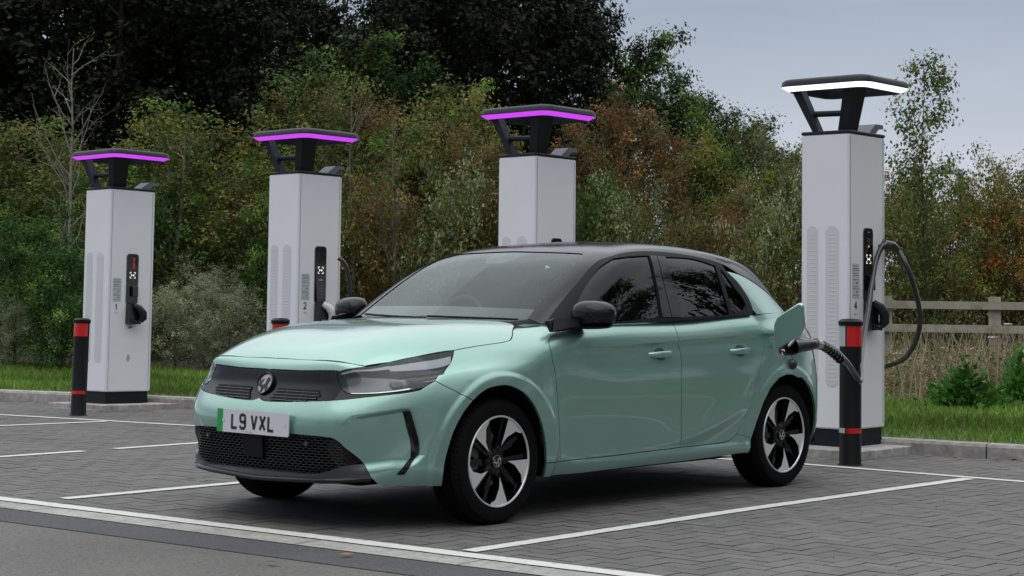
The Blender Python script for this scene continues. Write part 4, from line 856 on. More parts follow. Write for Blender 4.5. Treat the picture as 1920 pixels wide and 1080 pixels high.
# front surface (s,z) mapping
_u=np.linspace(0,.25,300); _p=SU['L'].pt(_u,0*_u+.3); _s=np.concatenate([[0],np.cumsum(np.linalg.norm(np.diff(_p[:,:2],axis=0),axis=1))])
_vg=np.linspace(0,.8,60)
_ZT=np.array([SU['L'].pt(0*_vg+u_,_vg)[:,2] for u_ in np.linspace(0,.25,26)])
def sz(s,z):
    sg=np.sign(s); u=np.interp(abs(s),_s,_u); j=u/.25*25; a=int(min(j,24)); row=_ZT[a]*(1-(j-a))+_ZT[a+1]*(j-a); v=np.interp(z,row,_vg); return u,v
def szp(s,z,off=0):
    u,v=sz(s,z); p=SU['L'].pt([u],[v])[0]; n=SU['L'].nrm([u],[v])[0]; p=p+n*off; return (p[0],-p[1]*(1 if s>=0 else -1),p[2]),(n[0],-n[1]*(1 if s>=0 else -1),n[2])
# lower opening: dark back, honeycomb, lip
pnl2('lower_intake','L',C('-mesh_side' if 0 else 'mesh_top',[FE['lip_top'][0]],'lip_top','mesh_side'),DARK,car,off=-.045,gap=-.01,hem=0,res=.04)
LI=bpy.context.scene.objects['lower_intake']
msk=[(0,.45),(.28,.447),(.40,.443),(.505,.438),(.56,.40),(.66,.335),(.60,.302),(.47,.272),(.37,.256),(0,.253)]
hexV=[];hexF=[];HS=[];HZ_=[];HO=[]
pw,ph=.037,.0172
def inmask(s,z): return pip(np.array([abs(s)]),np.array([z]),msk)[0]
def hexring(s,z):
    hv=[(0,.5),(-.5,.25),(-.5,-.25),(0,-.5),(.5,-.25),(.5,.25)]; n=len(HS)
    for kx,kz,o in ((1.,1.,-.010),(.88,.84,-.0095),(.86,.80,-.026)):
        for a,b in hv: HS.append(s+a*pw*kx); HZ_.append(z+b*ph*kz); HO.append(o)
    for l in (0,1):
        for i in range(6): j=(i+1)%6; hexF.append((n+l*6+i,n+l*6+j,n+(l+1)*6+j,n+(l+1)*6+i))
row=0; z=.262
while z<.445:
    s=-.63+(pw/2 if row%2 else 0)
    while s<.63:
        if inmask(s,z) and abs(s)<.57 and not (abs(s)<.07 and z>.318): hexring(s,z)
        s+=pw
    z+=ph*.75; row+=1
HS=np.array(HS);HZ_=np.array(HZ_); uu=np.interp(abs(HS),_s,_u); jj=np.clip(uu/.25*25,0,24.999); ia=jj.astype(int); fa=jj-ia
vv=np.array([np.interp(z_,_ZT[a]*(1-f_)+_ZT[a+1]*f_,_vg) for z_,a,f_ in zip(HZ_,ia,fa)])
pp=SU['L'].pt(uu,vv)+SU['L'].nrm(uu,vv)*np.array(HO)[:,None]; hexV=[(p[0],-p[1]*(1 if s>=0 else -1),p[2]) for p,s in zip(pp,HS)]
NET=mat('gloss black honeycomb',(.014,.014,.016),.25,0,0)
mk('honeycomb_grille',hexV,hexF,NET,FB,smooth=False)
# solid black corner areas of the lower opening, sensor panel, tow eye cover
for sg in (-1,1):
    lp=[sz(s,z) for s,z in ((.50,.436),(.56,.398),(.655,.332),(.60,.315),(.53,.298),(.50,.33),(.47,.39))]
    pnl('fog_corner','L',[(float(a),float(b)) for a,b in lp],GLB,FB,sg,off=-.012,gap=0,hem=.01,res=.02)
    b=MB(); p,n=szp(-sg*.36*-1 if 0 else (.36*(-sg)),.405,.0); b.lathe([(.0,.004),(.011,.003),(.012,-.01)],(0,0,0),'z',16); 
    q=Vector((n[0],n[1],n[2])).to_track_quat('Z','Y').to_matrix(); b.V=[tuple(q@Vector(v)+Vector(p)) for v in b.V]; b.build('parking_sensor',LIP,FB,True)
b=MB(); lp=[]
for s,z in ((-.075,.435),(.075,.435),(.068,.322),(-.068,.322)):
    lp.append(szp(s,z,.002)[0])
lp2=[szp(s,z,-.03)[0] for s,z in ((-.075,.435),(.075,.435),(.068,.322),(-.068,.322))]
b.add(lp+lp2,[(3,2,1,0),(0,1,5,4),(1,2,6,5),(2,3,7,6),(3,0,4,7)]); b.build('radar_panel',TRIM,FB)
# splitter lip
pnl2('bumper_lip','L',C('lip_top','-mesh_side' if 0 else [FE['mesh_side'][0]],'-lip_bot'),LIP,FB,off=.006,gap=0,hem=.02,res=.02)
lpb=[]
V=[];F=[]
lb=crom([tuple(p) for p in FE['lip_bot']],6)
P0=SU['L'].pt([p[0] for p in lb],[p[1] for p in lb]); N0=SU['L'].nrm([p[0] for p in lb],[p[1] for p in lb])
for sg in (-1,1):
    n=len(V)
    for p,q in zip(P0,N0):
        o=np.array([q[0],q[1],0]); o/=np.linalg.norm(o)
        k=1 if p[0]<-.76 else max(0,(-.64-p[0])/.12)
        for a,dz in ((.004,.004),(.020*k+.001,-.006),(.018*k,-.018),(-.05,-.028)):
            r_=p+o*a+np.array([0,0,dz]); V.append((r_[0],r_[1]*sg,r_[2]))
    for i in range(len(P0)-1):
        for j in range(3):
            f=(n+i*4+j,n+i*4+j+1,n+(i+1)*4+j+1,n+(i+1)*4+j); F.append(f)
mk('front_splitter',V,F,GLB,FB,smooth=True)
# side vents of the bumper
SLA=C([tuple(p) for p in FE['slash'][:2]],crom([tuple(p) for p in FE['slash'][1:5]],4),[tuple(p) for p in FE['slash'][5:7]],crom([tuple(FE['slash'][7]),tuple(FE['slash'][8]),tuple(FE['slash'][9]),tuple(FE['slash'][0])],4))
for sg in (-1,1): pnl('side_vent','L',SLA,GLB,FB,sg,off=.005,gap=0,hem=.012,res=.01)
# grille slots in the visor: louvre blades, colour lightened to read as lit, over flat dark patches
def szquad(name,pts,m,parent,off,hem=.006,sgs=(-1,1)):
    for sg in sgs:
        pnl(name,'L',[tuple(map(float,sz(s,z))) for s,z in pts],m,parent,sg,off=off,gap=0,hem=hem,res=.03)
for r_,zz in enumerate((.648,.634,.620,.606)):
    s1=(.39,.40,.385,.33)[r_]; s0=.095 if r_<2 else (.085 if r_==2 else .075)
    szquad('grille_slot',[(s0,zz+.0062),(s0,zz-.0042),(s1,zz-.0042),(s1-.004,zz+.0062)],DARK,vis,.0008,0)
    szquad('grille_blade',[(s0,zz-.0046),(s0,zz-.0066),(s1,zz-.0066),(s1,zz-.0046)],mat('lit toned grille blade',(.10,.102,.108),.25),vis,.0028,.003)
for s in (.17,.28): szquad('grille_rib',[(s,.656),(s,.598),(s+.003,.598),(s+.003,.656)],NET,vis,.0018,.002)
# badge
b=MB(); p,n=szp(0,.672,.0); p=Vector(p); Rm=Matrix.Rotation(R(-18),3,'Y')
def bt(v): # local (right, up, out) -> car
    return Vector((p.x-.006,0,p.z))+Vector((-.92,0,.39))*v[2]+Vector((0,-v[0],0))+Vector((.39,0,.92))*v[1]
r0=.056
prf=[(r0-.008,0.0),(r0-.007,.006),(r0-.003,.008),(r0,.006),(r0+.001,-.014)]
V=[];F=[];n_=48
for rr,h in prf:
    for k in range(n_): a=2*math.pi*k/n_; V.append(bt((rr*math.cos(a),rr*math.sin(a),h)))
F=[(i*n_+k,i*n_+(k+1)%n_,(i+1)*n_+(k+1)%n_,(i+1)*n_+k) for i in range(4) for k in range(n_)]
b.add(V,F); n0=len(b.V)
bd=b.build('badge',GLB,vis,True)
SIL=mat('dark chrome badge',(.34,.35,.38),.38,.6,0)
def gly(polys,out,name,m,parent,fn,dp=.004):
    b=MB()
    for P_ in polys:
        n=len(P_); b.add([fn((x,y,out)) for x,y in P_]+[fn((x,y,out-dp)) for x,y in P_],[tuple(range(n)),tuple(range(2*n-1,n-1,-1))]+[(i,(i+1)%n,n+(i+1)%n,n+i) for i in range(n)])
    return b.build(name,m,parent)
GRIF=[[(-.050,.022),(-.042,.024),(-.032,.006),(-.022,.026),(-.014,.026),(-.030,-.004),(-.036,-.004)],[(-.052,.0),(-.034,.002),(-.010,-.012),(.006,.0),(.010,.026),(.020,.040),(.026,.034),(.038,.030),(.030,.022),(.040,.018),(.030,.012),(.026,-.006),(.034,-.030),(.020,-.046),(.014,-.020),(.002,-.028),(-.006,-.050),(-.020,-.052),(-.014,-.032),(-.034,-.020),(-.054,-.012)]]
gly([[(.050*math.cos(a),.050*math.sin(a)) for a in np.linspace(0,2*math.pi,36,endpoint=False)]],.001,'badge_disc',SIL,bd,bt,.003)
gly([[(x*.86,y*.86) for x,y in q] for q in GRIF],.004,'badge_griffin',GLB,bd,bt)
# number plate
px0=-.856; 
def pt_(v): return Vector((px0-v[2]+.02*v[1],-v[0]-.018,.489+v[1]))
def rr(w,h,r,n=5):
    o=[]
    for cx,cy,a0 in ((w/2-r,h/2-r,0),(-w/2+r,h/2-r,90),(-w/2+r,-h/2+r,180),(w/2-r,-h/2+r,270)):
        for k in range(n+1): a=R(a0+90*k/n); o.append((cx+r*math.cos(a),cy+r*math.sin(a)))
    return o
WHT=mat('white plate',(.62,.64,.68),.3,0,.4); PBK=mat('plate lettering black',(.012,.012,.012),.4); GRN=mat('plate green flash',(.0,.30,.07),.35,0,.3)
plate=gly([rr(.52,.111,.008)],0,'number_plate',WHT,FB,pt_,.006)
gly([[(-.26,-.0515),(-.26,.0515),(-.256,.0555),(-.218,.0555),(-.218,-.0555),(-.256,-.0555)]],.0012,'green_flash',GRN,plate,pt_,.001)
def stroke(P_,w,fn,out,b,dp=.0012,closed=False):
    for i in range(len(P_)-1):
        (x0,y0),(x1,y1)=P_[i],P_[i+1]; dx,dy=x1-x0,y1-y0; l=math.hypot(dx,dy); nx,ny=-dy/l*w/2,dx/l*w/2; ex,ey=dx/l*w*.0,dy/l*w*.0
        b.add([fn((x,y,out)) for x,y in ((x0+nx-ex,y0+ny-ey),(x0-nx-ex,y0-ny-ey),(x1-nx+ex,y1-ny+ey),(x1+nx+ex,y1+ny+ey))],[(0,1,2,3)])
CH={'L':[[(0,1),(0,0)],[(-.14,0),(1,0)]],'V':[[(0,1),(.5,0)],[(.5,0),(1,1)]],'X':[[(0,1),(1,0)],[(1,1),(0,0)]],
'9':[[(1,.12),(1,.86)]+[(.86,1),(.5,1.0),(.14,1),(0,.86),(0,.62),(.14,.47),(.5,.47),(.86,.47),(1,.62)],[(1,.62),(1,.14),(.86,0),(.5,0),(.14,0),(0,.14),(0,.2)]],
'1':[[(.5,0),(.5,1)],[(.5,1),(.12,.78)]],'2':[[(0,.8),(.1,.94),(.35,1),(.65,1),(.9,.9),(1,.72),(.9,.52),(0,.0)],[(-.1,0),(1.08,0)]],'4':[[(.72,0),(.72,1)],[(.72,1),(0,.3)],[(-.05,.3),(1.05,.3)]],
'H':[[(0,0),(0,1)],[(1,0),(1,1)],[(0,.5),(1,.5)]],'3':[[(0,.85),(.3,1),(.7,1),(1,.78),(.75,.53),(.4,.53)],[(.75,.53),(1,.25),(.7,0),(.3,0),(0,.15)]]}
def text(s,x,y,h,wd,sp,st,fn,out,name,m,parent,space=.03):
    b=MB()
    for c in s:
        if c==' ': x+=space; continue
        for P_ in CH[c]: stroke([(x+a*wd,y+bb*h) for a,bb in P_],st,fn,out,b)
        x+=wd+sp
    return b.build(name,m,parent)
text('L9 VXL',-.148,-.0325,.065,.036,.025,.0135,pt_,.002,'plate_lettering',PBK,plate,.022)
for x in (-.212,.235):
    gly([[(x+.007*math.cos(a),.0+.007*math.sin(a)) for a in np.linspace(0,2*math.pi,12,endpoint=False)]],.003,'plate_screw',WHT,plate,pt_,.002)
text('HHHHHHH',-.045,-.0485,.003,.004,.003,.001,pt_,.002,'maker_line',PBK,plate,.022)
# cowl, wipers
b=MB(); cow=[(.375,0),(.372,.3),(.36,.60),(.42,.70)]
V=[];F=[]
for sg in (-1,1):
    n=len(V)
    for x,w in cow: V+=[(x-.03,w*sg,.955-.05*(w/.7)**2),(x+.10,w*sg,.965-.03*(w/.7)**2)]
    F+=[(n+i*2,n+i*2+1,n+i*2+3,n+i*2+2) for i in range(3)]
mk('cowl_panel',V,F,TRIM,car,smooth=False)
for a,c_ in (((.14,.045),(.02,.10)),((-.0,.04),(0,0))):
    pass
def gpt(u,v,off,sg=-1):
    p=SU['G'].pt([u],[v])[0]; n=SU['G'].nrm([u],[v])[0]; p=p+n*off; return (p[0],p[1]*sg,p[2])
for (u0,v0,s0),(u1,v1,s1) in (((.11,.012,-1),(.0,.018,-1)),((.0,.012,-1),(.10,.02,1))):
    b=MB(); n=8; P_=[]
    for k in range(n+1):
        t=k/n; a=(s0*u0)*(1-t)+(s1*u1)*t; P_.append(gpt(abs(a),v0*(1-t)+v1*t,.010,-1 if a<=0 else 1))
    b.tube(P_,.006,6); wp=b.build('wiper',TRIM,car,True)
# black ceramic band across the foot of the screen
fb=C([(u_,.022) for u_ in np.linspace(0,.138,10)],[(u_,.075-.012*(u_/.138)) for u_ in np.linspace(.136,0,10)])
pnl2('screen_border','G',fb,GLB,WSG,off=-.004,gap=0,hem=0,res=.04)
ft=C([(u_,.645) for u_ in np.linspace(0,.128,8)],[(u_,.67) for u_ in np.linspace(.128,0,8)])
pnl2('screen_border','G',ft,mat('ceramic tint',(.01,.012,.012),.2),WSG,off=-.004,gap=0,hem=0,res=.04)
# camera housing behind the mirror
b=MB(); 
for i,(v_,w_,o_) in enumerate(((.64,.11,-.012),(.54,.085,-.03),(.46,.05,-.012))):
    for sg in (-1,1): 
        u_=w_/.28*.045; b.V.append(gpt(u_,v_,-.006,sg)); b.V.append(gpt(u_,v_,o_-.02,sg))
b.F=[(0,4,6,2),(4,8,10,6),(1,3,7,5),(5,7,11,9),(0,1,5,4),(4,5,9,8),(2,6,7,3),(6,10,11,7),(8,9,11,10)]; b.I=[0]*9
b.build('camera_housing',TRIM,WSG)
b=MB(); b.box((1.0,0,1.225),(.03,.24,.065),0,0,bev=.012); b.tube([(1.0,0,1.25),(.97,0,1.30)],.012,8); b.build('rear_view_mirror',TRIM,car,True)
# mirrors
def blob(c,rx,ry,rz,f=None,nu=24,nv=16):
    V=[];F=[]
    for j in range(nv+1):
        th=math.pi*j/nv
        for i in range(nu):
            ph=2*math.pi*i/nu; x,y,z=math.sin(th)*math.cos(ph),math.sin(th)*math.sin(ph),math.cos(th)
            if f: x,y,z=f(x,y,z)
            V.append((c[0]+rx*x,c[1]+ry*y,c[2]+rz*z))
    for j in range(nv):
        for i in range(nu): i2=(i+1)%nu; F.append((j*nu+i,(j+1)*nu+i,(j+1)*nu+i2,j*nu+i2))
    return V,F
for sg in (-1,1):
    def f(x,y,z,sg=sg):
        # squarish shell, flat rear face, tapering outward
        s=lambda a,p:math.copysign(abs(a)**p,a)
        x2,y2,z2=s(x,.75),s(y,.75),s(z,.8); t=(y2*sg+1)/2
        z2=z2*(1-.22*t)+.10*t; x2=(x2 if x2<.25 else .25+(x2-.25)*.25)+.28*t-.1
        if z2<-.55: z2=-.55+(z2+.55)*.4
        return x2,y2,z2
    V,F=blob((.67,sg*.895,1.010),.096,.114,.088,f)
    m_=mk('door_mirror',V,F,BLK,car)
    V,F=blob((.668,sg*.895,1.003),.098,.115,.088,lambda x,y,z,f=f:(lambda q:(q[0],q[1],min(q[2],-.50)))(f(x,y,z))); mk('lower_cover',V,F,TRIM,m_)
    b=MB(); b.add([(.40,sg*.845,.935),(.62,sg*.845,.945),(.66,sg*.83,.975),(.46,sg*.80,1.0),(.56,sg*.875,.962),(.68,sg*.875,.962),(.69,sg*.865,.99),(.58,sg*.865,.995)],[(0,1,5,4),(1,2,6,5),(2,3,7,6),(3,0,4,7),(4,5,6,7)])
    b.build('mirror_foot',TRIM,m_,True,60)
    b=MB(); P_=[(.42,sg*.835,.93),(.60,sg*.838,.945),(.66,sg*.815,.985),(.50,sg*.795,1.0),(.42,sg*.80,.985)]; Q=[(x,y-sg*.03,z) for x,y,z in P_]; b.add(P_+Q,[(0,1,2,3,4),(9,8,7,6,5)]+[(i,(i+1)%5,5+(i+1)%5,5+i) for i in range(5)]); b.build('sail_panel',TRIM,m_)
# door handles
for nm,cx,cz in (('h1',1.305,.805),('h2',2.06,.812)):
    for sg in (-1,1):
        par=None
        u_,v_=uvx([cx],[cz],.72); p=SU['L'].pt(u_,v_)[0]; w=p[1]
        b=MB(); V=[];F=[]
        N_=14
        for i in range(N_+1):
            t=i/N_*2-1; x=cx+t*.105; bow=.034*(1-abs(t)**2.6)-.004; hz_=.0175*(1-.35*abs(t)**2)
            for a in range(8): an=2*math.pi*a/8; V.append((x,sg*(w+bow+.007*math.cos(an)),cz+.003*t+hz_*math.sin(an)))
        F=[(i*8+a,i*8+(a+1)%8,(i+1)*8+(a+1)%8,(i+1)*8+a) for i in range(N_) for a in range(8)]+[tuple(range(8)),tuple(range(N_*8+7,N_*8-1,-1))]
        b.add(V,F); h=b.build('door_handle',PAINT,car,True,60)
        b=MB(); n=20; V=[];
        for k_ in (1.0,.55):
            for i in range(n):
                a=2*math.pi*i/n; x=cx-.005+.055*math.cos(a)*k_; z=cz+.034*math.sin(a)*k_; uu,vv=uvx([x],[z],.72); q=SU['L'].pt(uu,vv)[0]; V.append((x,sg*(q[1]+.0012-(0 if k_==1 else .0)),z))
        b.add(V,[(i,(i+1)%n,n+(i+1)%n,n+i) for i in range(n)]+[tuple(range(n,2*n))]); b.build('handle_recess_shade',mat('handle paint with recess shade',(.05,.11,.09),.5,.4,.3),h)  # flat oval on the door skin, the recess shade put into its darker colour
# wheels
def tyre(cx,sg):
    b=MB(); Rr=.308; y0=.0
    prof=[(.217,.085),(.228,.098),(.262,.104),(.285,.100),(.297,.088),(.302,.078)]
    for g in (-.052,-.018,.018,.052)[::-1]: prof+=[(.3075,g+.0135),(.3078,g+.004),(.300,g+.0035),(.300,g-.0035),(.3078,g-.004)]
    prof+=[(.302,-.078),(.297,-.088),(.285,-.100),(.262,-.104),(.232,-.098),(.222,-.085)]
    b.lathe(prof,(0,0,0),'y',96); return b
def wheel(cx,sg):
    y=sg*.752; o=empty('wheel',(cx,y,.308),0,car)
    flip=(lambda v:(v[0],v[1],v[2])) if sg<0 else (lambda v:(v[0],-v[1],v[2]))
    def fin(b,name,m,par=o,sm=True,ang=35):
        b.V=[flip(v) for v in b.V]
        if sg>0: b.F=[f[::-1] for f in b.F]
        return b.build(name,m,par,sm,ang)
    b=tyre(cx,sg); 
    # tread sipes
    for k in range(72):
        a=2*math.pi*k/72
        for h0,h1 in ((.062,.094),(-.062,-.094)):
            P_=[]
            for r_,h,da in ((.3085 if True else 0,h0,0),(.2995,h1,.02),(.2995,h1,.032),(.3085,h0,.012)): P_.append((r_*math.cos(a+da),-h,r_*math.sin(a+da)))
            b.add(P_,[(0,1,2,3)],1)
    fin(b,'tyre',[RUB,DARK])
    b=MB(); b.lathe([(.216,.086),(.2215,.090),(.2225,.096),(.220,.1005),(.215,.100),(.212,.094)],(0,0,0),'y',96); fin(b,'rim',ALU)
    b=MB(); b.lathe([(.212,.094),(.205,.07),(.198,.02),(.195,-.07),(.12,-.075)],(0,0,0),'y',64); fin(b,'rim_barrel',GLB)
    b=MB(); rot=R(0)
    def P2(r,a,h): return (r*math.cos(a),-h,r*math.sin(a))
    BQ=[]
    for k in range(5):
        a0=R(69-72*k) # blade radial edge angle (seen from outside, x left = front)
        A_=lambda d:(math.pi-(a0-R(d))) if False else (a0-R(d))
        pts=[(.078,0),(.150,-1.5),(.206,-2.5),(.2135,-2.0),(.2135,13),(.2135,30),(.205,30.5),(.186,21),(.130,9)]
        V=[P2(r_,A_(d),.094-.018*(1-r_/.2135)) for r_,d in pts]; W2=[P2(r_,A_(d),.070-.02*(1-r_/.2135)) for r_,d in pts]; n=len(pts)
        bq=MB(); bq.add(V,[tuple(range(n))]); BQ.append(bq); b.add(V+W2,[(i,n+i,n+(i+1)%n,(i+1)%n) for i in range(n)])
        # dark spokes: continuing bars each side
        for d0,d1,rr0,rr1,hh in ((2,-7,.05,.205,.078),(24,36,.05,.208,.066),(14,40,.05,.15,.060)):
            aa=A_(d0);ab=A_(d1); w0,w1=.016,.011
            p=Vector(P2(rr0,aa,hh-.012)); q=Vector(P2(rr1,ab,hh)); t=(q-p).normalized(); s_=t.cross(Vector((0,-1,0))).normalized()
            V=[p+s_*w0,p-s_*w0,q-s_*w1,q+s_*w1]; V2=[v+Vector((0,.035,0)) for v in V]
            b.add([tuple(v) for v in V+V2],[(0,1,2,3),(0,4,5,1),(1,5,6,2),(2,6,7,3),(3,7,4,0)])
    b.lathe([(.0,.070),(.052,.072),(.066,.066),(.075,.040),(.075,.01)],(0,0,0),'y',30)
    fin(b,'spokes',GLB,sm=False); [fin(q_,'spoke_face',ALU,sm=False) for q_ in BQ]
    b=MB(); b.lathe([(.0,.080),(.026,.080),(.029,.077),(.030,.068)],(0,0,0),'y',32); hcap=fin(b,'hub_cap',GLB)
    b=MB(); b.lathe([(.0265,.0805),(.0275,.083),(.0295,.083),(.0305,.078)],(0,0,0),'y',32)
    for P_ in GRIF:
        b.add([(x*.46,-.0825,y_*.46) for x,y_ in P_],[tuple(range(len(P_)))])
    fin(b,'cap_emblem',CHR,hcap,sm=False)
    for k in range(5):
        a=R(33-72*k); b=MB(); b.lathe([(0,.074),(.009,.074),(.0105,.067)],(.050*math.cos(a),0,.050*math.sin(a)),'y',8); fin(b,'wheel_bolt',DARK,sm=False)
    b=MB(); b.lathe([(.06,.0),(.135,.0),(.137,-.01),(.135,-.02)],(0,0,0),'y',48); fin(b,'brake_disc',mat('brake disc steel',(.28,.27,.26),.35,.8,bump=.05,bs=60))
    b=MB(); b.box((-.115,-.01,.02),(.06,.07,.13),0,0,bev=.01); fin(b,'brake_caliper',mat('caliper grey',(.10,.10,.10),.5,.4),sm=False)
    return o
for cx in (0,2.538):
    for sg in (-1,1): wheel(cx,sg)
# aerial
b=MB(); b.tube([(2.28,0,1.405),(2.30,0,1.42)],.022,10); b.tube([(2.29,0,1.415),(2.50,0,1.62)],[.007,.004],8); b.build('aerial',TRIM,car,True)
# charging flap, port, dangling cap
fhp=C('flaphole'); PK=mat('port black plastic',(.008,.008,.009),.35,0,.3)
port=pnl('charge_port','L',fhp,PK,car,-1,off=.003,gap=-.003,hem=.008,res=.02)
u_,v_=uvx([2.57],[.825],.72); pc=SU['L'].pt(u_,v_)[0]
b=MB(); b.tube([(2.60,-pc[1]+.015,.828),(2.60,-pc[1]-.012,.828)],[.052,.048],24); b.tube([(2.60,-pc[1]-.010,.828),(2.60,-pc[1]-.014,.828)],[.036,.034],20,); b.build('port_surround',TRIM,port,True)
b=MB()
for P_ in ([(0,0),(.028,0),(.028,-.012)],[(.004,-.016),(.004,-.03),(.02,-.03)]):
    stroke(P_,.004,lambda v:(2.475+v[0],-.872-v[2],.812+v[1]),.0,b)
b.build('port_lamp',mat('port glow orange',(.9,.3,.2),.5,emit=(1,.45,.35),es=.8),port)
# flap opens outward, hinged at its front edge
h0=Vector((2.40,-.868,.885)); pts=rr(.24,.188,.05,5)
dx=Vector((.30,-.954,0)).normalized(); dz_=Vector((-.10,0,1)).normalized(); nn=dx.cross(dz_).normalized()
def fl(v): 
    x=v[0]+.12; bend=.018*max(0,(x-.15)/.09)**1.5
    return h0+dx*x*.80+dz_*(v[1]+.012+x*.50)+nn*(v[2]+bend)
b=MB(); inner=rr(.226,.174,.045,5); n=len(pts)
b.add([fl((x,y,.0)) for x,y in pts]+[fl((x,y,.014)) for x,y in inner]+[fl((x,y,-.010)) for x,y in pts],[tuple(range(n,2*n))]+[(i,(i+1)%n,n+(i+1)%n,n+i) for i in range(n)]+[(i,2*n+i,2*n+(i+1)%n,(i+1)%n) for i in range(n)]+[tuple(range(3*n-1,2*n-1,-1))])
b.build('charging_flap',PAINT,car,True,30)
b=MB(); cc=SU['L'].pt(*uvx([2.60],[.725],.6))[0]; b.lathe([(0,-.022),(.026,-.022),(.030,-.016),(.032,0),(.022,.012),(0,.014)],(2.565,-cc[1]-.02,.725),'y',20); b.tube([(2.555,-cc[1]-.02,.75),(2.55,-cc[1]-.012,.79)],.003,6); b.build('port_cap',PK,car,True)
# interior
IN=mat('dark cabin trim',(.012,.012,.013),.7,bump=.1,bs=300); SEAT=mat('seat cloth',(.03,.03,.033),.85,bump=.2,bs=400)
def extr(P_,y0,y1,name,m,par,sm=True):
    n=len(P_); b=MB(); b.add([(x,y0,z) for x,z in P_]+[(x,y1,z) for x,z in P_],[tuple(range(n)),tuple(range(2*n-1,n-1,-1))]+[(i,n+i,n+(i+1)%n,(i+1)%n) for i in range(n)]); return b.build(name,m,par,sm,35)
extr([(.42,.90),(.55,.99),(.80,1.005),(.92,.97),(.95,.80),(.90,.60),(.45,.60)],-.72,.72,'dashboard',IN,car)
extr([(.72,1.0),(.78,1.045),(.90,1.045),(.95,1.0)],.20,.56,'instrument_hood',IN,car)
b=MB(); c=Vector((1.0,.38,.93)); ax=Vector((-.9,0,.42)).normalized(); u1=Vector((0,1,0)); u2_=ax.cross(u1); b.tube([c+u1*.185*math.cos(a)+u2_*.185*math.sin(a) for a in np.linspace(0,2*math.pi,41)],.016,10,cap=False); b.tube([c-u1*.18,c,c+u1*.18],.02,6); b.tube([c,c-u2_*.18 if u2_.z>0 else c+u2_*.18],.02,6); b.tube([c,c+Vector((-.2,0,-.1))],.03,8); b.build('steering_wheel',IN,car,True,60)
for y in (-.37,.37):
    b=MB(); b.box((1.42,y,.50),(.50,.50,.16),0,0,bev=.05); st=b.build('seat',SEAT,car,True,50)
    b=MB(); b.box((0,0,.30),(.13,.46,.60),0,0,.86,bev=.05); b.V=[(1.64+x*math.cos(R(-20))+z*math.sin(R(20)),y+yy,.52+z*math.cos(R(20))) for x,yy,z in b.V]; b.build('backrest',SEAT,st,True,50)
    b=MB(); b.box((1.90,y,1.20),(.10,.26,.17),0,0,.9,bev=.04); b.tube([(1.86,y-.06,1.05),(1.89,y-.06,1.15)],.008,6); b.tube([(1.86,y+.06,1.05),(1.89,y+.06,1.15)],.008,6); b.build('headrest',SEAT,st,True,50)
b=MB(); b.box((2.30,0,.50),(.50,1.2,.16),0,0,bev=.05); st=b.build('rear_bench',SEAT,car,True,50)
b=MB(); b.box((2.62,0,.78),(.14,1.22,.55),0,0,bev=.05); b.build('backrest',SEAT,st,True,50)
b=MB(); b.box((1.5,0,.30),(2.4,1.45,.04)); b.build('cabin_floor',IN,car)
for sg in (-1,1): extr([(.5,.30),(2.6,.30),(2.6,.97),(2.2,.955),(1.4,.93),(.55,.90)],sg*.73,sg*.77,'door_lining',IN,car)
extr([(1.10,1.335),(1.4,1.39),(1.8,1.405),(2.3,1.375),(2.3,1.36),(1.8,1.39),(1.4,1.375),(1.1,1.32)],-.52,.52,'headlining',mat('headlining',(.12,.12,.12),.9),car)
# ---------- vegetation ----------
def leafmat(n,rough=.55,tr=.35):
    a=bpy.data.materials.new(n); a.use_nodes=True; t=a.node_tree; t.nodes.clear(); o=t.nodes.new('ShaderNodeOutputMaterial'); mx=t.nodes.new('ShaderNodeMixShader'); d=t.nodes.new('ShaderNodeBsdfPrincipled'); q=t.nodes.new('ShaderNodeBsdfTranslucent'); c=t.nodes.new('ShaderNodeAttribute'); c.attribute_name='tone'
    oi=t.nodes.new('ShaderNodeObjectInfo'); hs=t.nodes.new('ShaderNodeHueSaturation'); mr=t.nodes.new('ShaderNodeMapRange'); mr.inputs[3].default_value=.75; mr.inputs[4].default_value=1.25; t.links.new(oi.outputs['Random'],mr.inputs[0]); t.links.new(mr.outputs[0],hs.inputs['Value']); t.links.new(c.outputs['Color'],hs.inputs['Color'])
    d.inputs['Roughness'].default_value=rough; d.inputs['Specular IOR Level'].default_value=.18; mx.inputs[0].default_value=tr; t.links.new(hs.outputs[0],d.inputs['Base Color']); t.links.new(hs.outputs[0],q.inputs[0]); t.links.new(d.outputs[0],mx.inputs[1]); t.links.new(q.outputs[0],mx.inputs[2]); t.links.new(mx.outputs[0],o.inputs[0]); return a
LEAF=leafmat('foliage'); GLF=leafmat('grass blades',.6,.4)
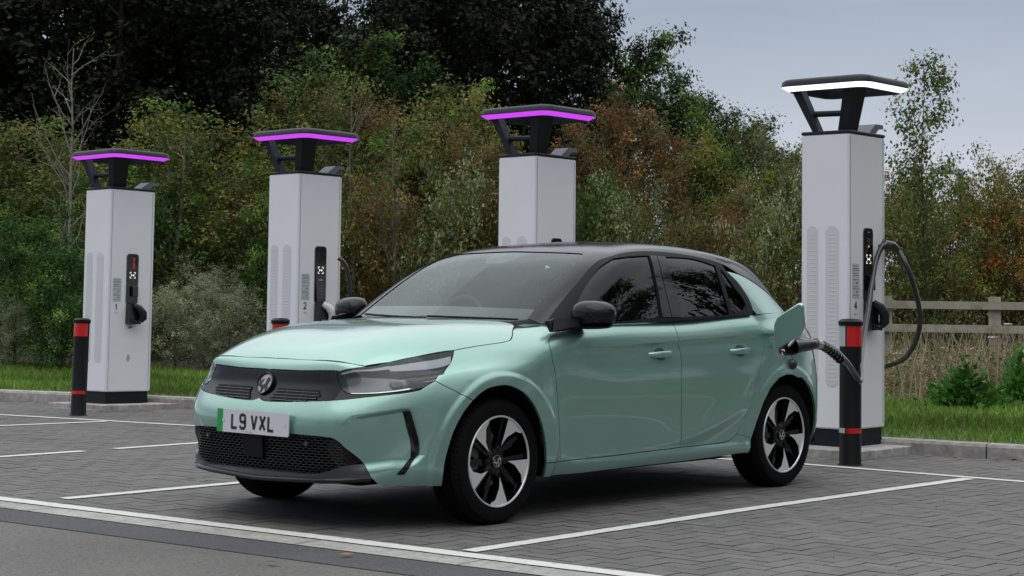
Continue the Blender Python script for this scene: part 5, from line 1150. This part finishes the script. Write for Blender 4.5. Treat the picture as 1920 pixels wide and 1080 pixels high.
def leaves(name,P,S,cols,m,up=.3,asp=.55,fold=.25,D=None,K=None):
    """one mesh of folded diamond leaves at points P with sizes S"""
    n=len(P)
    if D is not None: d=nr.normal(size=(n,3))*.5+D; k=nr.normal(size=(n,3))
    else:
        k=(nr.normal(size=(n,3))*.75+[-.25,-.3,.75]) if K is None else (nr.normal(size=(n,3))*.42+K*.75+[-.12,-.15,.6]); d=np.cross(k,nr.normal(size=(n,3))); d[:,2]-=.25*np.linalg.norm(d,axis=1); 
    d/=np.linalg.norm(d,axis=1)[:,None]; s=np.cross(d,k); s/=np.linalg.norm(s,axis=1)[:,None]; nn=np.cross(d,s)
    S=np.asarray(S)[:,None]; a=P-d*S*.5; b=P+s*S*asp*.5+nn*S*fold*.3-d*S*.05; c=P+d*S*.5; e=P-s*S*asp*.5+nn*S*fold*.3-d*S*.05
    V=np.stack([a,b,c,e],1).reshape(-1,3); me=bpy.data.meshes.new(name); me.vertices.add(4*n); me.vertices.foreach_set('co',V.ravel()); me.loops.add(4*n); me.loops.foreach_set('vertex_index',np.arange(4*n)); me.polygons.add(n); me.polygons.foreach_set('loop_start',np.arange(n)*4); me.polygons.foreach_set('loop_total',np.full(n,4)); me.update(calc_edges=True); me.validate()
    ca=me.color_attributes.new('tone','FLOAT_COLOR','CORNER'); ca.data.foreach_set('color',np.repeat(np.concatenate([cols,np.ones((n,1))],1),4,axis=0).ravel()); me.materials.append(m); return me
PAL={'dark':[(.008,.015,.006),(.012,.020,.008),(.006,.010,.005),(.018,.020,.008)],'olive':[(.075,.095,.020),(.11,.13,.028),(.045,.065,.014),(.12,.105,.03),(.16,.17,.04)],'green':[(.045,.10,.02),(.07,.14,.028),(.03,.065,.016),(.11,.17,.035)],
'rust':[(.20,.09,.034),(.14,.075,.03),(.25,.125,.05),(.09,.07,.03),(.08,.085,.03)],'brown':[(.10,.08,.032),(.13,.09,.03),(.07,.075,.024),(.08,.10,.025),(.15,.095,.04)],'yellow':[(.17,.19,.03),(.24,.21,.045),(.09,.14,.02),(.06,.11,.02)],'greygreen':[(.13,.18,.085),(.19,.23,.12),(.09,.12,.05),(.24,.25,.14)],'grey':[(.22,.26,.17),(.30,.33,.23),(.14,.17,.10),(.11,.09,.055)],'straw':[(.28,.24,.15),(.19,.155,.09),(.36,.32,.21),(.12,.12,.06)],'orange':[(.42,.14,.03),(.50,.20,.05),(.16,.16,.04),(.09,.12,.03),(.24,.18,.06)],'deep':[(.016,.05,.014),(.025,.07,.02),(.035,.09,.024)]}
def pick(pal,n,w=None):
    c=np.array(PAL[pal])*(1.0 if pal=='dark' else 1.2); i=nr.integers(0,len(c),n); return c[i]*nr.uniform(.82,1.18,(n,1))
TW={'brown':mat('brown bark',(.075,.055,.04),.9,var=.3,vs=6),'grey':mat('grey bark',(.13,.12,.10),.9,var=.3,vs=6),'birch':mat('pale birch bark',(.21,.20,.18),.8,var=.35,vs=9),'red':mat('reddish twig',(.13,.06,.045),.85),'dark':mat('dark bark',(.03,.026,.02),.9)}
def skeleton(h,w,nl,seed,lean=0,r0=.05,up=.8,tips=None,base=.15,tap=.55):
    """trunk and limbs: list of (points, radii)"""
    q=random.Random(seed); S_=[]; T=[]
    tr=[Vector((0,0,0))]; x=y=0
    for k in range(1,9): x+=q.gauss(lean*h/8,.02*h/4); y+=q.gauss(0,.02*h/4); tr.append(Vector((x,y,h*k/8*.96)))
    S_.append((tr,[r0*(1-.85*k/8) for k in range(9)])); T+=tr[4:]
    for k in range(nl):
        t=base+(1-base)*(k+.5)/nl*.95; i=t*8; a=int(min(i,7)); p=tr[a]+(tr[a+1]-tr[a])*(i-a); an=q.uniform(0,6.283); L_=w*.5*q.uniform(.65,1.1)*(1.1-tap*t); d=Vector((math.cos(an),math.sin(an),up*q.uniform(.5,1.5))).normalized()
        pts=[p]; 
        for s in range(4): d=(d+Vector((q.gauss(0,.18),q.gauss(0,.18),q.gauss(.05,.12)))).normalized(); pts.append(pts[-1]+d*L_/3.2)
        rr_=r0*.42*(1-t*.6); S_.append((pts,[rr_,rr_*.75,rr_*.5,rr_*.3,rr_*.12])); T+=pts[1:]
        for m_ in range(3):
            b0=pts[1+m_]; d2=(d+Vector((q.gauss(0,.6),q.gauss(0,.6),q.gauss(.1,.4)))).normalized(); e=[b0,b0+d2*L_*.28,b0+(d2+Vector((q.gauss(0,.3),q.gauss(0,.3),.1)))*L_*.5]; S_.append((e,[rr_*.35,rr_*.2,rr_*.08])); T+=e[1:]
    return S_,T
_proto={}
def plantproto(key,h,w,nleaf,ls,pal,bark,seed,nl=16,up=.8,r0=.05,base=.15,cl=.30,lean=0,asp=.55,pal2=None,f2=.0,shell=0,tap=.55):
    if key in _proto: return _proto[key]
    S_,T=skeleton(h,w,nl,seed,lean,r0,up,base=base,tap=tap); b=MB()
    for pts,rd in S_: b.tube(pts,rd,5 if rd[0]<.03 else 8,cap=False)
    me=bpy.data.meshes.new('trunk'); me.from_pydata(b.V,[],b.F); me.materials.append(TW[bark]); me.polygons.foreach_set('use_smooth',[True]*len(me.polygons))
    T=np.array([tuple(p) for p in T]); 
    ext=max(0,int(len(T)*shell)); 
    if ext:
        th=nr.uniform(0,6.283,ext); zz=nr.uniform(base*.6,1,ext); rr_=w*.5*np.sqrt(np.clip(1-((zz-.45)/.6)**2,.05,1))*nr.uniform(.45,1,ext); T=np.concatenate([T,np.stack([rr_*np.cos(th),rr_*np.sin(th),zz*h],-1)])
    c=T[nr.integers(0,len(T),nleaf)]; ctone=nr.uniform(.65,1.5,len(T)); 
    wts=nr.uniform(.2,1,len(T))**2; i=nr.choice(len(T),nleaf,p=wts/wts.sum()); c=T[i]; off=nr.normal(size=(nleaf,3))*cl*nr.uniform(.25,.8,(nleaf,1))*[1,1,.8]; P=c+off; P[:,2]=np.maximum(P[:,2],.03)
    pc=pick(pal,len(T))
    if pal2 is not None: k=nr.random(len(T))<f2; pc[k]=pick(pal2,int(k.sum()))
    col=pc[i]; k=nr.random(nleaf)<.12; col[k]=pick(pal,int(k.sum())); col=col*ctone[i][:,None]
    ml=leaves('crown',P,nr.uniform(.55,1.2,nleaf)*ls,col,LEAF,asp=asp,K=off/np.maximum(np.linalg.norm(off,axis=1),1e-6)[:,None]); _proto[key]=(me,ml); return _proto[key]
def plant(name,key,x,y,z,rot,sc,lab,cat,group,tn='trunk',cn='crown'):
    me,ml=_proto[key]; o=empty(name,(x,y,z),rot); o.scale=sc if hasattr(sc,'__len__') else (sc,)*3; tag(o,lab,cat,group)
    a=bpy.data.objects.new(tn,me); COL.objects.link(a); a.parent=o; c=bpy.data.objects.new(cn,ml); COL.objects.link(c); c.parent=o; return o
# prototypes (metres)
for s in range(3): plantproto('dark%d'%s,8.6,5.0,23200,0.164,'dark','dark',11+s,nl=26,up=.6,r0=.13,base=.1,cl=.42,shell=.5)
plantproto('wood0',7.0,4.2,18850,0.123,'green','dark',21,nl=24,up=.7,r0=.10,base=.1,cl=.33,pal2='dark',f2=.35,shell=.3)
plantproto('wood1',6.5,4.0,17400,0.123,'deep','dark',22,nl=24,up=.7,r0=.10,base=.1,cl=.33,pal2='green',f2=.3,shell=.3)
plantproto('olive0',4.2,3.4,17400,0.082,'olive','grey',31,nl=26,up=.9,r0=.05,base=.05,cl=.24,shell=.35,pal2='green',f2=.15)
plantproto('olive1',3.8,3.2,15950,0.082,'olive','brown',32,nl=26,up=.7,r0=.05,base=.05,cl=.22,shell=.3,pal2='green',f2=.3)
plantproto('brown0',4.4,3.0,13775,0.074,'brown','grey',41,nl=26,up=1.1,r0=.05,base=.08,cl=.22,pal2='rust',f2=.3,shell=.2)
plantproto('rust0',4.6,2.6,12325,0.070,'rust','birch',42,nl=30,up=1.6,r0=.04,base=.12,cl=.20,pal2='brown',f2=.3,shell=.15)
plantproto('rust1',4.2,2.6,11600,0.070,'rust','birch',43,nl=30,up=1.5,r0=.04,base=.12,cl=.20,pal2='brown',f2=.4,shell=.15)
plantproto('yellow0',4.0,2.8,14500,0.086,'yellow','grey',44,nl=24,up=.7,r0=.05,base=.05,cl=.24,pal2='green',f2=.45,shell=.4)
plantproto('ggreen0',4.2,3.0,13775,0.078,'greygreen','grey',45,nl=24,up=1.0,r0=.05,base=.05,cl=.24,pal2='olive',f2=.5,shell=.3)
plantproto('bush0',2.3,2.6,15950,0.066,'green','dark',51,nl=26,up=.7,r0=.03,base=.02,cl=.17,pal2='deep',f2=.5,shell=.6)
plantproto('grey0',1.7,2.2,13050,0.053,'grey','brown',52,nl=34,up=.9,r0=.022,base=.02,cl=.13,asp=.3,pal2='greygreen',f2=.3,shell=.3)
plantproto('bram0',1.7,2.6,11600,0.066,'olive','red',53,nl=34,up=.7,r0=.016,base=.02,cl=.18,pal2='greygreen',f2=.5,shell=.5)
plantproto('bram2',1.9,2.4,11000,.062,'brown','red',57,nl=34,up=.9,r0=.016,base=.02,cl=.15,pal2='rust',f2=.25,shell=.4)
plantproto('bram3',1.6,2.6,12000,.066,'green','dark',58,nl=34,up=.7,r0=.016,base=.02,cl=.15,pal2='deep',f2=.5,shell=.5)
plantproto('bram1',2.2,2.4,12325,0.061,'olive','red',54,nl=34,up=1.0,r0=.016,base=.02,cl=.17,pal2='orange',f2=.38,shell=.4)
plantproto('sapl',5.3,3.8,4800,.085,'olive','dark',61,nl=44,up=1.0,r0=.028,base=.12,cl=.20,pal2='green',f2=.5,tap=.95)
plantproto('gum0',3.2,2.4,13775,0.061,'olive','brown',62,nl=30,up=1.3,r0=.03,base=.05,cl=.2,pal2='brown',f2=.4,shell=.35)
for s in range(2): plantproto('bare%d'%s,4.6,2.6,500,.05,'olive','birch' if s==0 else 'grey',71+s,nl=22,up=1.1,r0=.055,base=.25,cl=.2)
rv=random.Random(4)
def put(kind,name,px,dep,topy,wpx,lab,cat,group,hp,wp,z=.1,rot=None):
    """place so the top shows at photo row topy and the crown about wpx wide"""
    x,y=gr(px,dep); hz=at(px,topy,dep).z-z; sx=wpx*dep/3348.6/wp; return plant(name,kind,x,y,z,rv.uniform(0,6.28) if rot is None else rot,(sx,sx,hz/hp),lab,cat,group)
far=[(-130,35,-160,560,0),(60,38,-240,620,1),(210,34,-150,520,2),(350,38,-220,560,0),(470,35,-110,330,1),(590,40,22,260,2),(715,39,-25,300,0),(790,35,-90,420,1),(900,38,-75,440,2),(1010,35,-60,420,0),(1085,38,0,200,1)]
g_='tall dark trees at the back'
side_=['far left edge','behind the white birch stem','behind charger 1','between chargers 1 and 2','left of charger 2','behind charger 2','right of the gap of sky','left of charger 3','behind the canopy of charger 3','above charger 3','right of charger 3']
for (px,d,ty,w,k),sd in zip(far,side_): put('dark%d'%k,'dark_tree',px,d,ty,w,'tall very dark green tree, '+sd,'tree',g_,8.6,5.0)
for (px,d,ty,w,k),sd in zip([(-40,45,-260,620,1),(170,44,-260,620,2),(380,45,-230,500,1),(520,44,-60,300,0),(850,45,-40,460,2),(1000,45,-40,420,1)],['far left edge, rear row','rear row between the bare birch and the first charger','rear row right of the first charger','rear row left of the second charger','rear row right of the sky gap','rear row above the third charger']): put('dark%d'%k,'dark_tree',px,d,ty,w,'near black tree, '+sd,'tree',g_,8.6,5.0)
wood=[(1180,36,75,250,0),(1255,38,140,260,1),(1320,37,175,240,0),(1385,38,215,230,1),(1440,40,275,200,0),(1040,37,190,240,1),(620,33,75,360,0),(760,34,120,320,1)]
wl=['above the rust coloured birch','sloping crown left of the open sky','above the yellow green bush','at the edge of the open sky','low beside charger 4','behind the cabinet of charger 3','beyond charger 2','left of the brown bushes']
for (px,d,ty,w,k),sd in zip(wood,wl): put('wood%d'%k,'broadleaf_tree',px,d,ty,w,'mid green broadleaf tree, '+sd,'tree','broadleaf trees in the wood',7.0 if k==0 else 6.5,4.2 if k==0 else 4.0)
mid=[('olive0',40,27,250,430),('olive1',175,26,300,400),('olive0',330,27,225,430),('olive1',450,25.5,300,380),('olive0',590,28,170,400),('olive1',700,26,250,360),('olive0',860,28,185,330),('brown0',770,26.5,235,330),('brown0',900,26,265,260),('brown0',660,27,200,300)]
ml_=['at the left edge','behind the white birch stem','right of charger 1','behind the grey shrub','above charger 2','beside charger 2','left of charger 3','above the windscreen','just left of charger 3','over the right of charger 2']
for (k,px,d,ty,w),sd in zip(mid,ml_): put(k,'scrub_tree',px,d,ty,w,('olive green' if k!='brown0' else 'browning autumn')+' scrub tree, '+sd,'tree','scrub trees on the bank',{'olive0':4.2,'olive1':3.8,'brown0':4.4}[k],{'olive0':3.4,'olive1':3.2,'brown0':3.0}[k])
for k,px,d,ty,w,lb in (('rust0',1130,27,200,230,'right beside charger 3'),('rust1',1215,26.5,235,240,'second from charger 3'),('rust0',1275,27.5,300,170,'low, next to the yellow green bush'),('rust1',1080,28.5,255,220,'partly behind charger 3')): put(k,'autumn_birch',px,d,ty,w,'rust brown autumn birch with pale stems, '+lb,'tree','rust coloured birches',4.6 if k=='rust0' else 4.2,2.6)
put('yellow0','yellowing_tree',1345,27,280,240,'yellow green small tree between the rusty birches and charger 4','tree',None,4.0,2.8)
put('ggreen0','willow',1435,28,265,230,'pale grey green willow beside charger 4','tree',None,4.2,3.0); put('ggreen0','willow',1500,30,300,200,'pale grey green willow partly behind charger 4','tree',None,4.2,3.0)
put('rust1','autumn_birch',1390,25.5,370,180,'rust brown autumn birch with pale stems, low above the car roof','tree','rust coloured birches',4.2,2.6)
for px,d,ty,w,lb in ((30,23,430,260,'at the left edge of the grass'),(120,22.6,480,230,'behind the far left bollard')): put('bush0','dark_bush',px,d,ty,w,'dense green bush '+lb,'bush','dense green bushes',2.3,2.6)
put('grey0','grey_shrub',20,22.3,585,120,'pale greyish shrub low at the left edge','shrub',None,1.7,2.2)
for px,d,ty,w,lb in ((330,22.8,560,190,'right of charger 1'),(430,22.4,570,190,'left of charger 2'),(385,23.4,535,230,'between chargers 1 and 2')): put('grey0','grey_shrub',px,d,ty,w,'silvery grey twiggy shrub '+lb,'shrub','silvery grey shrubs',1.7,2.2)
for px,d,ty,w,lb in ((560,24,430,260,'behind charger 2'),(720,24,395,270,'left of the windscreen'),(850,24,390,260,'above the windscreen'),(960,24,400,240,'behind charger 3'),(1090,23.5,425,240,'right of charger 3'),(1200,23,430,260,'above the front door'),(1330,22.5,425,260,'above the rear door'),(1440,22,425,240,'above the charging flap'),(1540,22,430,200,'behind charger 4'),(260,25,420,260,'behind charger 1')): kk={560:3,720:2,850:0,960:2,1090:3,1200:0,1330:2,1440:0,1540:2,260:3}[px]; put('bram%d'%kk,'bramble',px,d,ty+rv.uniform(-30,25),w*.95,'tangled '+{0:'olive',2:'brownish',3:'dark green'}[kk]+' bramble '+lb,'bramble','brambles on the bank',{0:1.7,2:1.9,3:1.6}[kk],2.6)
for px,d,ty,w,lb in ((1685,26,395,200,'left end of the fence'),(1770,26,410,230,'behind the fence middle'),(1850,26,380,230,'behind the fence post'),(1930,26,390,230,'at the right edge')): put('bram1','bramble',px,d,ty,w,'autumn bramble with orange leaves, '+lb,'bramble','orange leaved brambles by the fence',2.2,2.4)
put('gum0','bushy_tree',1905,27,315,210,'bushy olive brown tree at the right edge of the photo','tree',None,3.2,2.4); put('gum0','bushy_tree',1850,29,400,170,'bushy olive brown tree behind the fence post','tree',None,3.2,2.4)
put('olive1','scrub_tree',1690,27,360,170,'olive green scrub tree, right of charger 4','tree','scrub trees on the bank',3.8,3.2)
put('sapl','sapling',1738,22.6,82,360,'slender tall sapling with small leaves against the sky at right','tree',None,5.3,3.8)
put('olive0','scrub_tree',1755,25,330,200,'olive green scrub tree, below the tall sapling','tree','scrub trees on the bank',4.2,3.4)
put('bare0','bare_birch',120,24.2,60,250,'white stemmed bare birch standing left of charger 1','tree',None,4.6,2.6,rot=.5); put('bare1','bare_birch',738,23.6,200,170,'thin reddish bare stem left of the windscreen','tree',None,4.6,2.6); put('bare1','bare_birch',330,25,240,330,'grey leaning bare tree between chargers 1 and 2','tree',None,4.6,2.6,rot=2.2)
put('bare1','bare_birch',660,25.5,150,260,'grey bare tree with branches just right of charger 2','tree',None,4.6,2.6,rot=4)
# trees across the road behind the viewer, seen only in the paint and glass
for i,(x,y,h) in enumerate(((-24,-4,1.0),(-22,-14,1.15),(-16,-24,1.1),(-7,-27,.95),(2,-26,1.2),(10,-24,1.0),(-27,6,1.1),(18,-22,1.0))): plant('roadside_tree','dark%d'%(i%3),x,y,-.02,i*1.3,(1.1,1.1,h*.75),'dark tree across the road, '+['first','second','third','fourth','fifth','sixth','seventh','eighth'][i]+' of eight behind the viewer','tree','trees across the road')
for i,(x,y,k) in enumerate(((11,-9.5,1.45),(15,-6.0,1.35),(9,-14,1.5),(17,-12,1.6))): plant('roadside_tree','wood%d'%(i%2),x,y,-.02,i*1.3+.4,(1.3,1.3,k),'broadleaf tree beyond the bays, '+['nearest','rightmost','left of its neighbours','farthest'][i]+' of four outside the photo','tree','trees across the road')
# grass: tufts on the verge
def inv(px0,px1,n): pass
N=52000; ys=nr.uniform(-5,13.5,N); d=nr.uniform(.14,5.0,N)**1.0; kxx=np.interp(ys,[p.y for p in kc][::-1],[p.x for p in kc][::-1]); X=kxx+d; 
h=nr.uniform(.05,.11,N)*(1+.4*np.sin(X*3.1)*np.cos(ys*2.3)); Pp=np.stack([X,ys,.10+h*.4],-1)
dd=np.stack([nr.normal(0,.35,N),nr.normal(0,.35,N),np.full(N,1.)],-1)
gc=np.array([(.13,.26,.035),(.17,.30,.05),(.10,.19,.03),(.22,.26,.08)])[nr.integers(0,4,N)]*nr.uniform(.75,1.25,(N,1)); pt=.85+.3*np.sin(X*1.7+ys*.8)*np.cos(ys*1.3); gc*=pt[:,None]*1.05
me=leaves('grass',Pp,h*1.25,gc,GLF,asp=.16,fold=.1,D=dd*3); o=bpy.data.objects.new('grass',me); COL.objects.link(o); tag(o,'short green grass verge between the kerb and the bushes','grass',kind='stuff')
# dry stems by the fence
b=MB(); N=420
for i in range(N):
    px=rv.uniform(1655,1960); dep=rv.uniform(17.2,21.2); x,y=gr(px,dep); hh=rv.uniform(.3,.8); lx,ly=rv.gauss(0,.12),rv.gauss(0,.12)
    p=[Vector((x,y,.08)),Vector((x+lx*.4,y+ly*.4,.08+hh*.55)),Vector((x+lx,y+ly,.08+hh))]; b.tube(p,[.006,.0045,.002],4,cap=False)
    if i%3==0: q=p[1]; b.tube([q,q+Vector((rv.gauss(0,.12),rv.gauss(0,.12),.18))],[.003,.0015],4,cap=False)
tag(b.build('dry_stems',mat('dry straw stems',(.30,.25,.16),.9,var=.3,vs=3)),'pale dry weed stems standing in front of the fence','weeds',kind='stuff')
N=9000; px=nr.uniform(1655,1960,N); dep=nr.uniform(17.5,21.5,N); pts=np.array([gr(a,c_) for a,c_ in zip(px,dep)]); z=.1+nr.beta(1.2,2.4,N)*.6; cc=pick('straw',N); k=nr.random(N)<.45; cc[k]=pick('olive',int(k.sum()))
me=leaves('weeds',np.column_stack([pts,z]),nr.uniform(.03,.07,N),cc,LEAF,asp=.4); o=bpy.data.objects.new('weeds',me); COL.objects.link(o); tag(o,'low mixed weeds and seed heads in front of the fence','weeds',kind='stuff')
# leafy green clump with white flower heads
def clump(px,dep,hh,ww,lab):
    x,y=gr(px,dep); N=1500; a=nr.uniform(0,6.28,N); r_=abs(nr.normal(0,.62,N))*ww; lob=.75+.35*np.sin(a*3+dep)+.2*np.sin(a*7); z=nr.beta(1.3,1.6,N)*hh*lob/(1+.8*(r_/ww)**2); Pp=np.stack([r_*np.cos(a),r_*np.sin(a),z+.05],-1); D=np.stack([np.cos(a)*.9,np.sin(a)*.9,np.full(N,.6)],-1)
    me=leaves('leaves',Pp,nr.uniform(.045,.10,N),np.array([(.07,.21,.03),(.10,.27,.05),(.05,.13,.02)])[nr.integers(0,3,N)],LEAF,asp=.5,D=D*1.5); o=empty('leafy_plant',(x,y,.1)); tag(o,lab,'plant','lush green plants in the verge'); c=bpy.data.objects.new('leaves',me); COL.objects.link(c); c.parent=o
    return o
cl1=clump(1810,16.6,.42,.30,'lush bright green leafy plant on the verge right of charger 4'); clump(1912,17.2,.50,.26,'lush bright green leafy plant at the right edge of the photo')
FLW=mat('white petals',(.72,.72,.70),.7)
for i,(px,py,dep) in enumerate(((1838,714,16.6),(1890,607,19),(1862,632,18.5),(1683,662,18.5),(1918,658,18))):
    p=at(px,py,dep); o=empty('wild_flower',(p.x,p.y,.1)); tag(o,'flat white wild flower head on a thin stem, '+['above the lush green plant','beside the fence post','below the lower fence rail','near the hanging cable','at the right edge'][i],'flower','white wild flowers')
    b=MB(); b.tube([(0,0,0),(.02,.01,(p.z-.1)*.6),(0,0,p.z-.1)],[.004,.003,.002],5); b.build('stem',mat('green stem',(.06,.10,.03),.8),o)
    b=MB()
    for k in range(26): a=rv.uniform(0,6.28); r_=rv.uniform(0,.05); b.box((r_*math.cos(a),r_*math.sin(a),p.z-.1+rv.uniform(-.006,.006)),(.014,.014,.006),a)
    b.build('flower_head',FLW,o)
# fallen leaves and grit
def litter(x,y,s,c,lab):
    b=MB(); a=rv.uniform(0,6.28); P4=[(s,0,.004),(0,s*.45,.0),(-s,0,.003),(0,-s*.45,.006)]; b.add([(p[0]*math.cos(a)-p[1]*math.sin(a),p[0]*math.sin(a)+p[1]*math.cos(a),p[2]) for p in P4],[(0,1,2,3)]); o=b.build('fallen_leaf',mat('dead leaf',(.26,.12,.05),.8),None,False,40,(x,y,.012)); tag(o,lab,'leaf','fallen brown leaves on the paving')
for x,y,lb in ((5.05,-.45,'nearest the pad of the fourth charger'),(5.12,-.62,'just right of its twin below the fourth charger'),(5.0,-.72,'third along the kerb from the fourth charger'),(5.25,-1.0,'at the foot of the kerb, farthest right'),(5.1,-.95,'lying between two leaves by the kerb'),(.9,2.2,'left of the front wheel'),(.2,1.75,'nearest the bay line left of the car'),(-.1,2.9,'farthest left beside the bay line'),(-1.25,-1.1,'on the dark tarmac strip'),(-1.62,-1.05,'on the light tarmac in the foreground'),(3.2,-2.3,'on the paving at lower right corner'),(4.2,-1.2,'on the paving right of the right bollard')): litter(x,y,.035,None,'small brown fallen leaf '+lb)
b=MB()
for k in range(260):
    x,y=rv.uniform(-1,4.8),rv.uniform(-3.5,7); s=rv.uniform(.0015,.004); b.box((x,y,.008+s/2),(s*1.4,s,s),rv.uniform(0,3))
tag(b.build('grit',mat('dark grit',(.03,.028,.025),.9)),'scattered dark grit on the block paving','grit',kind='stuff')
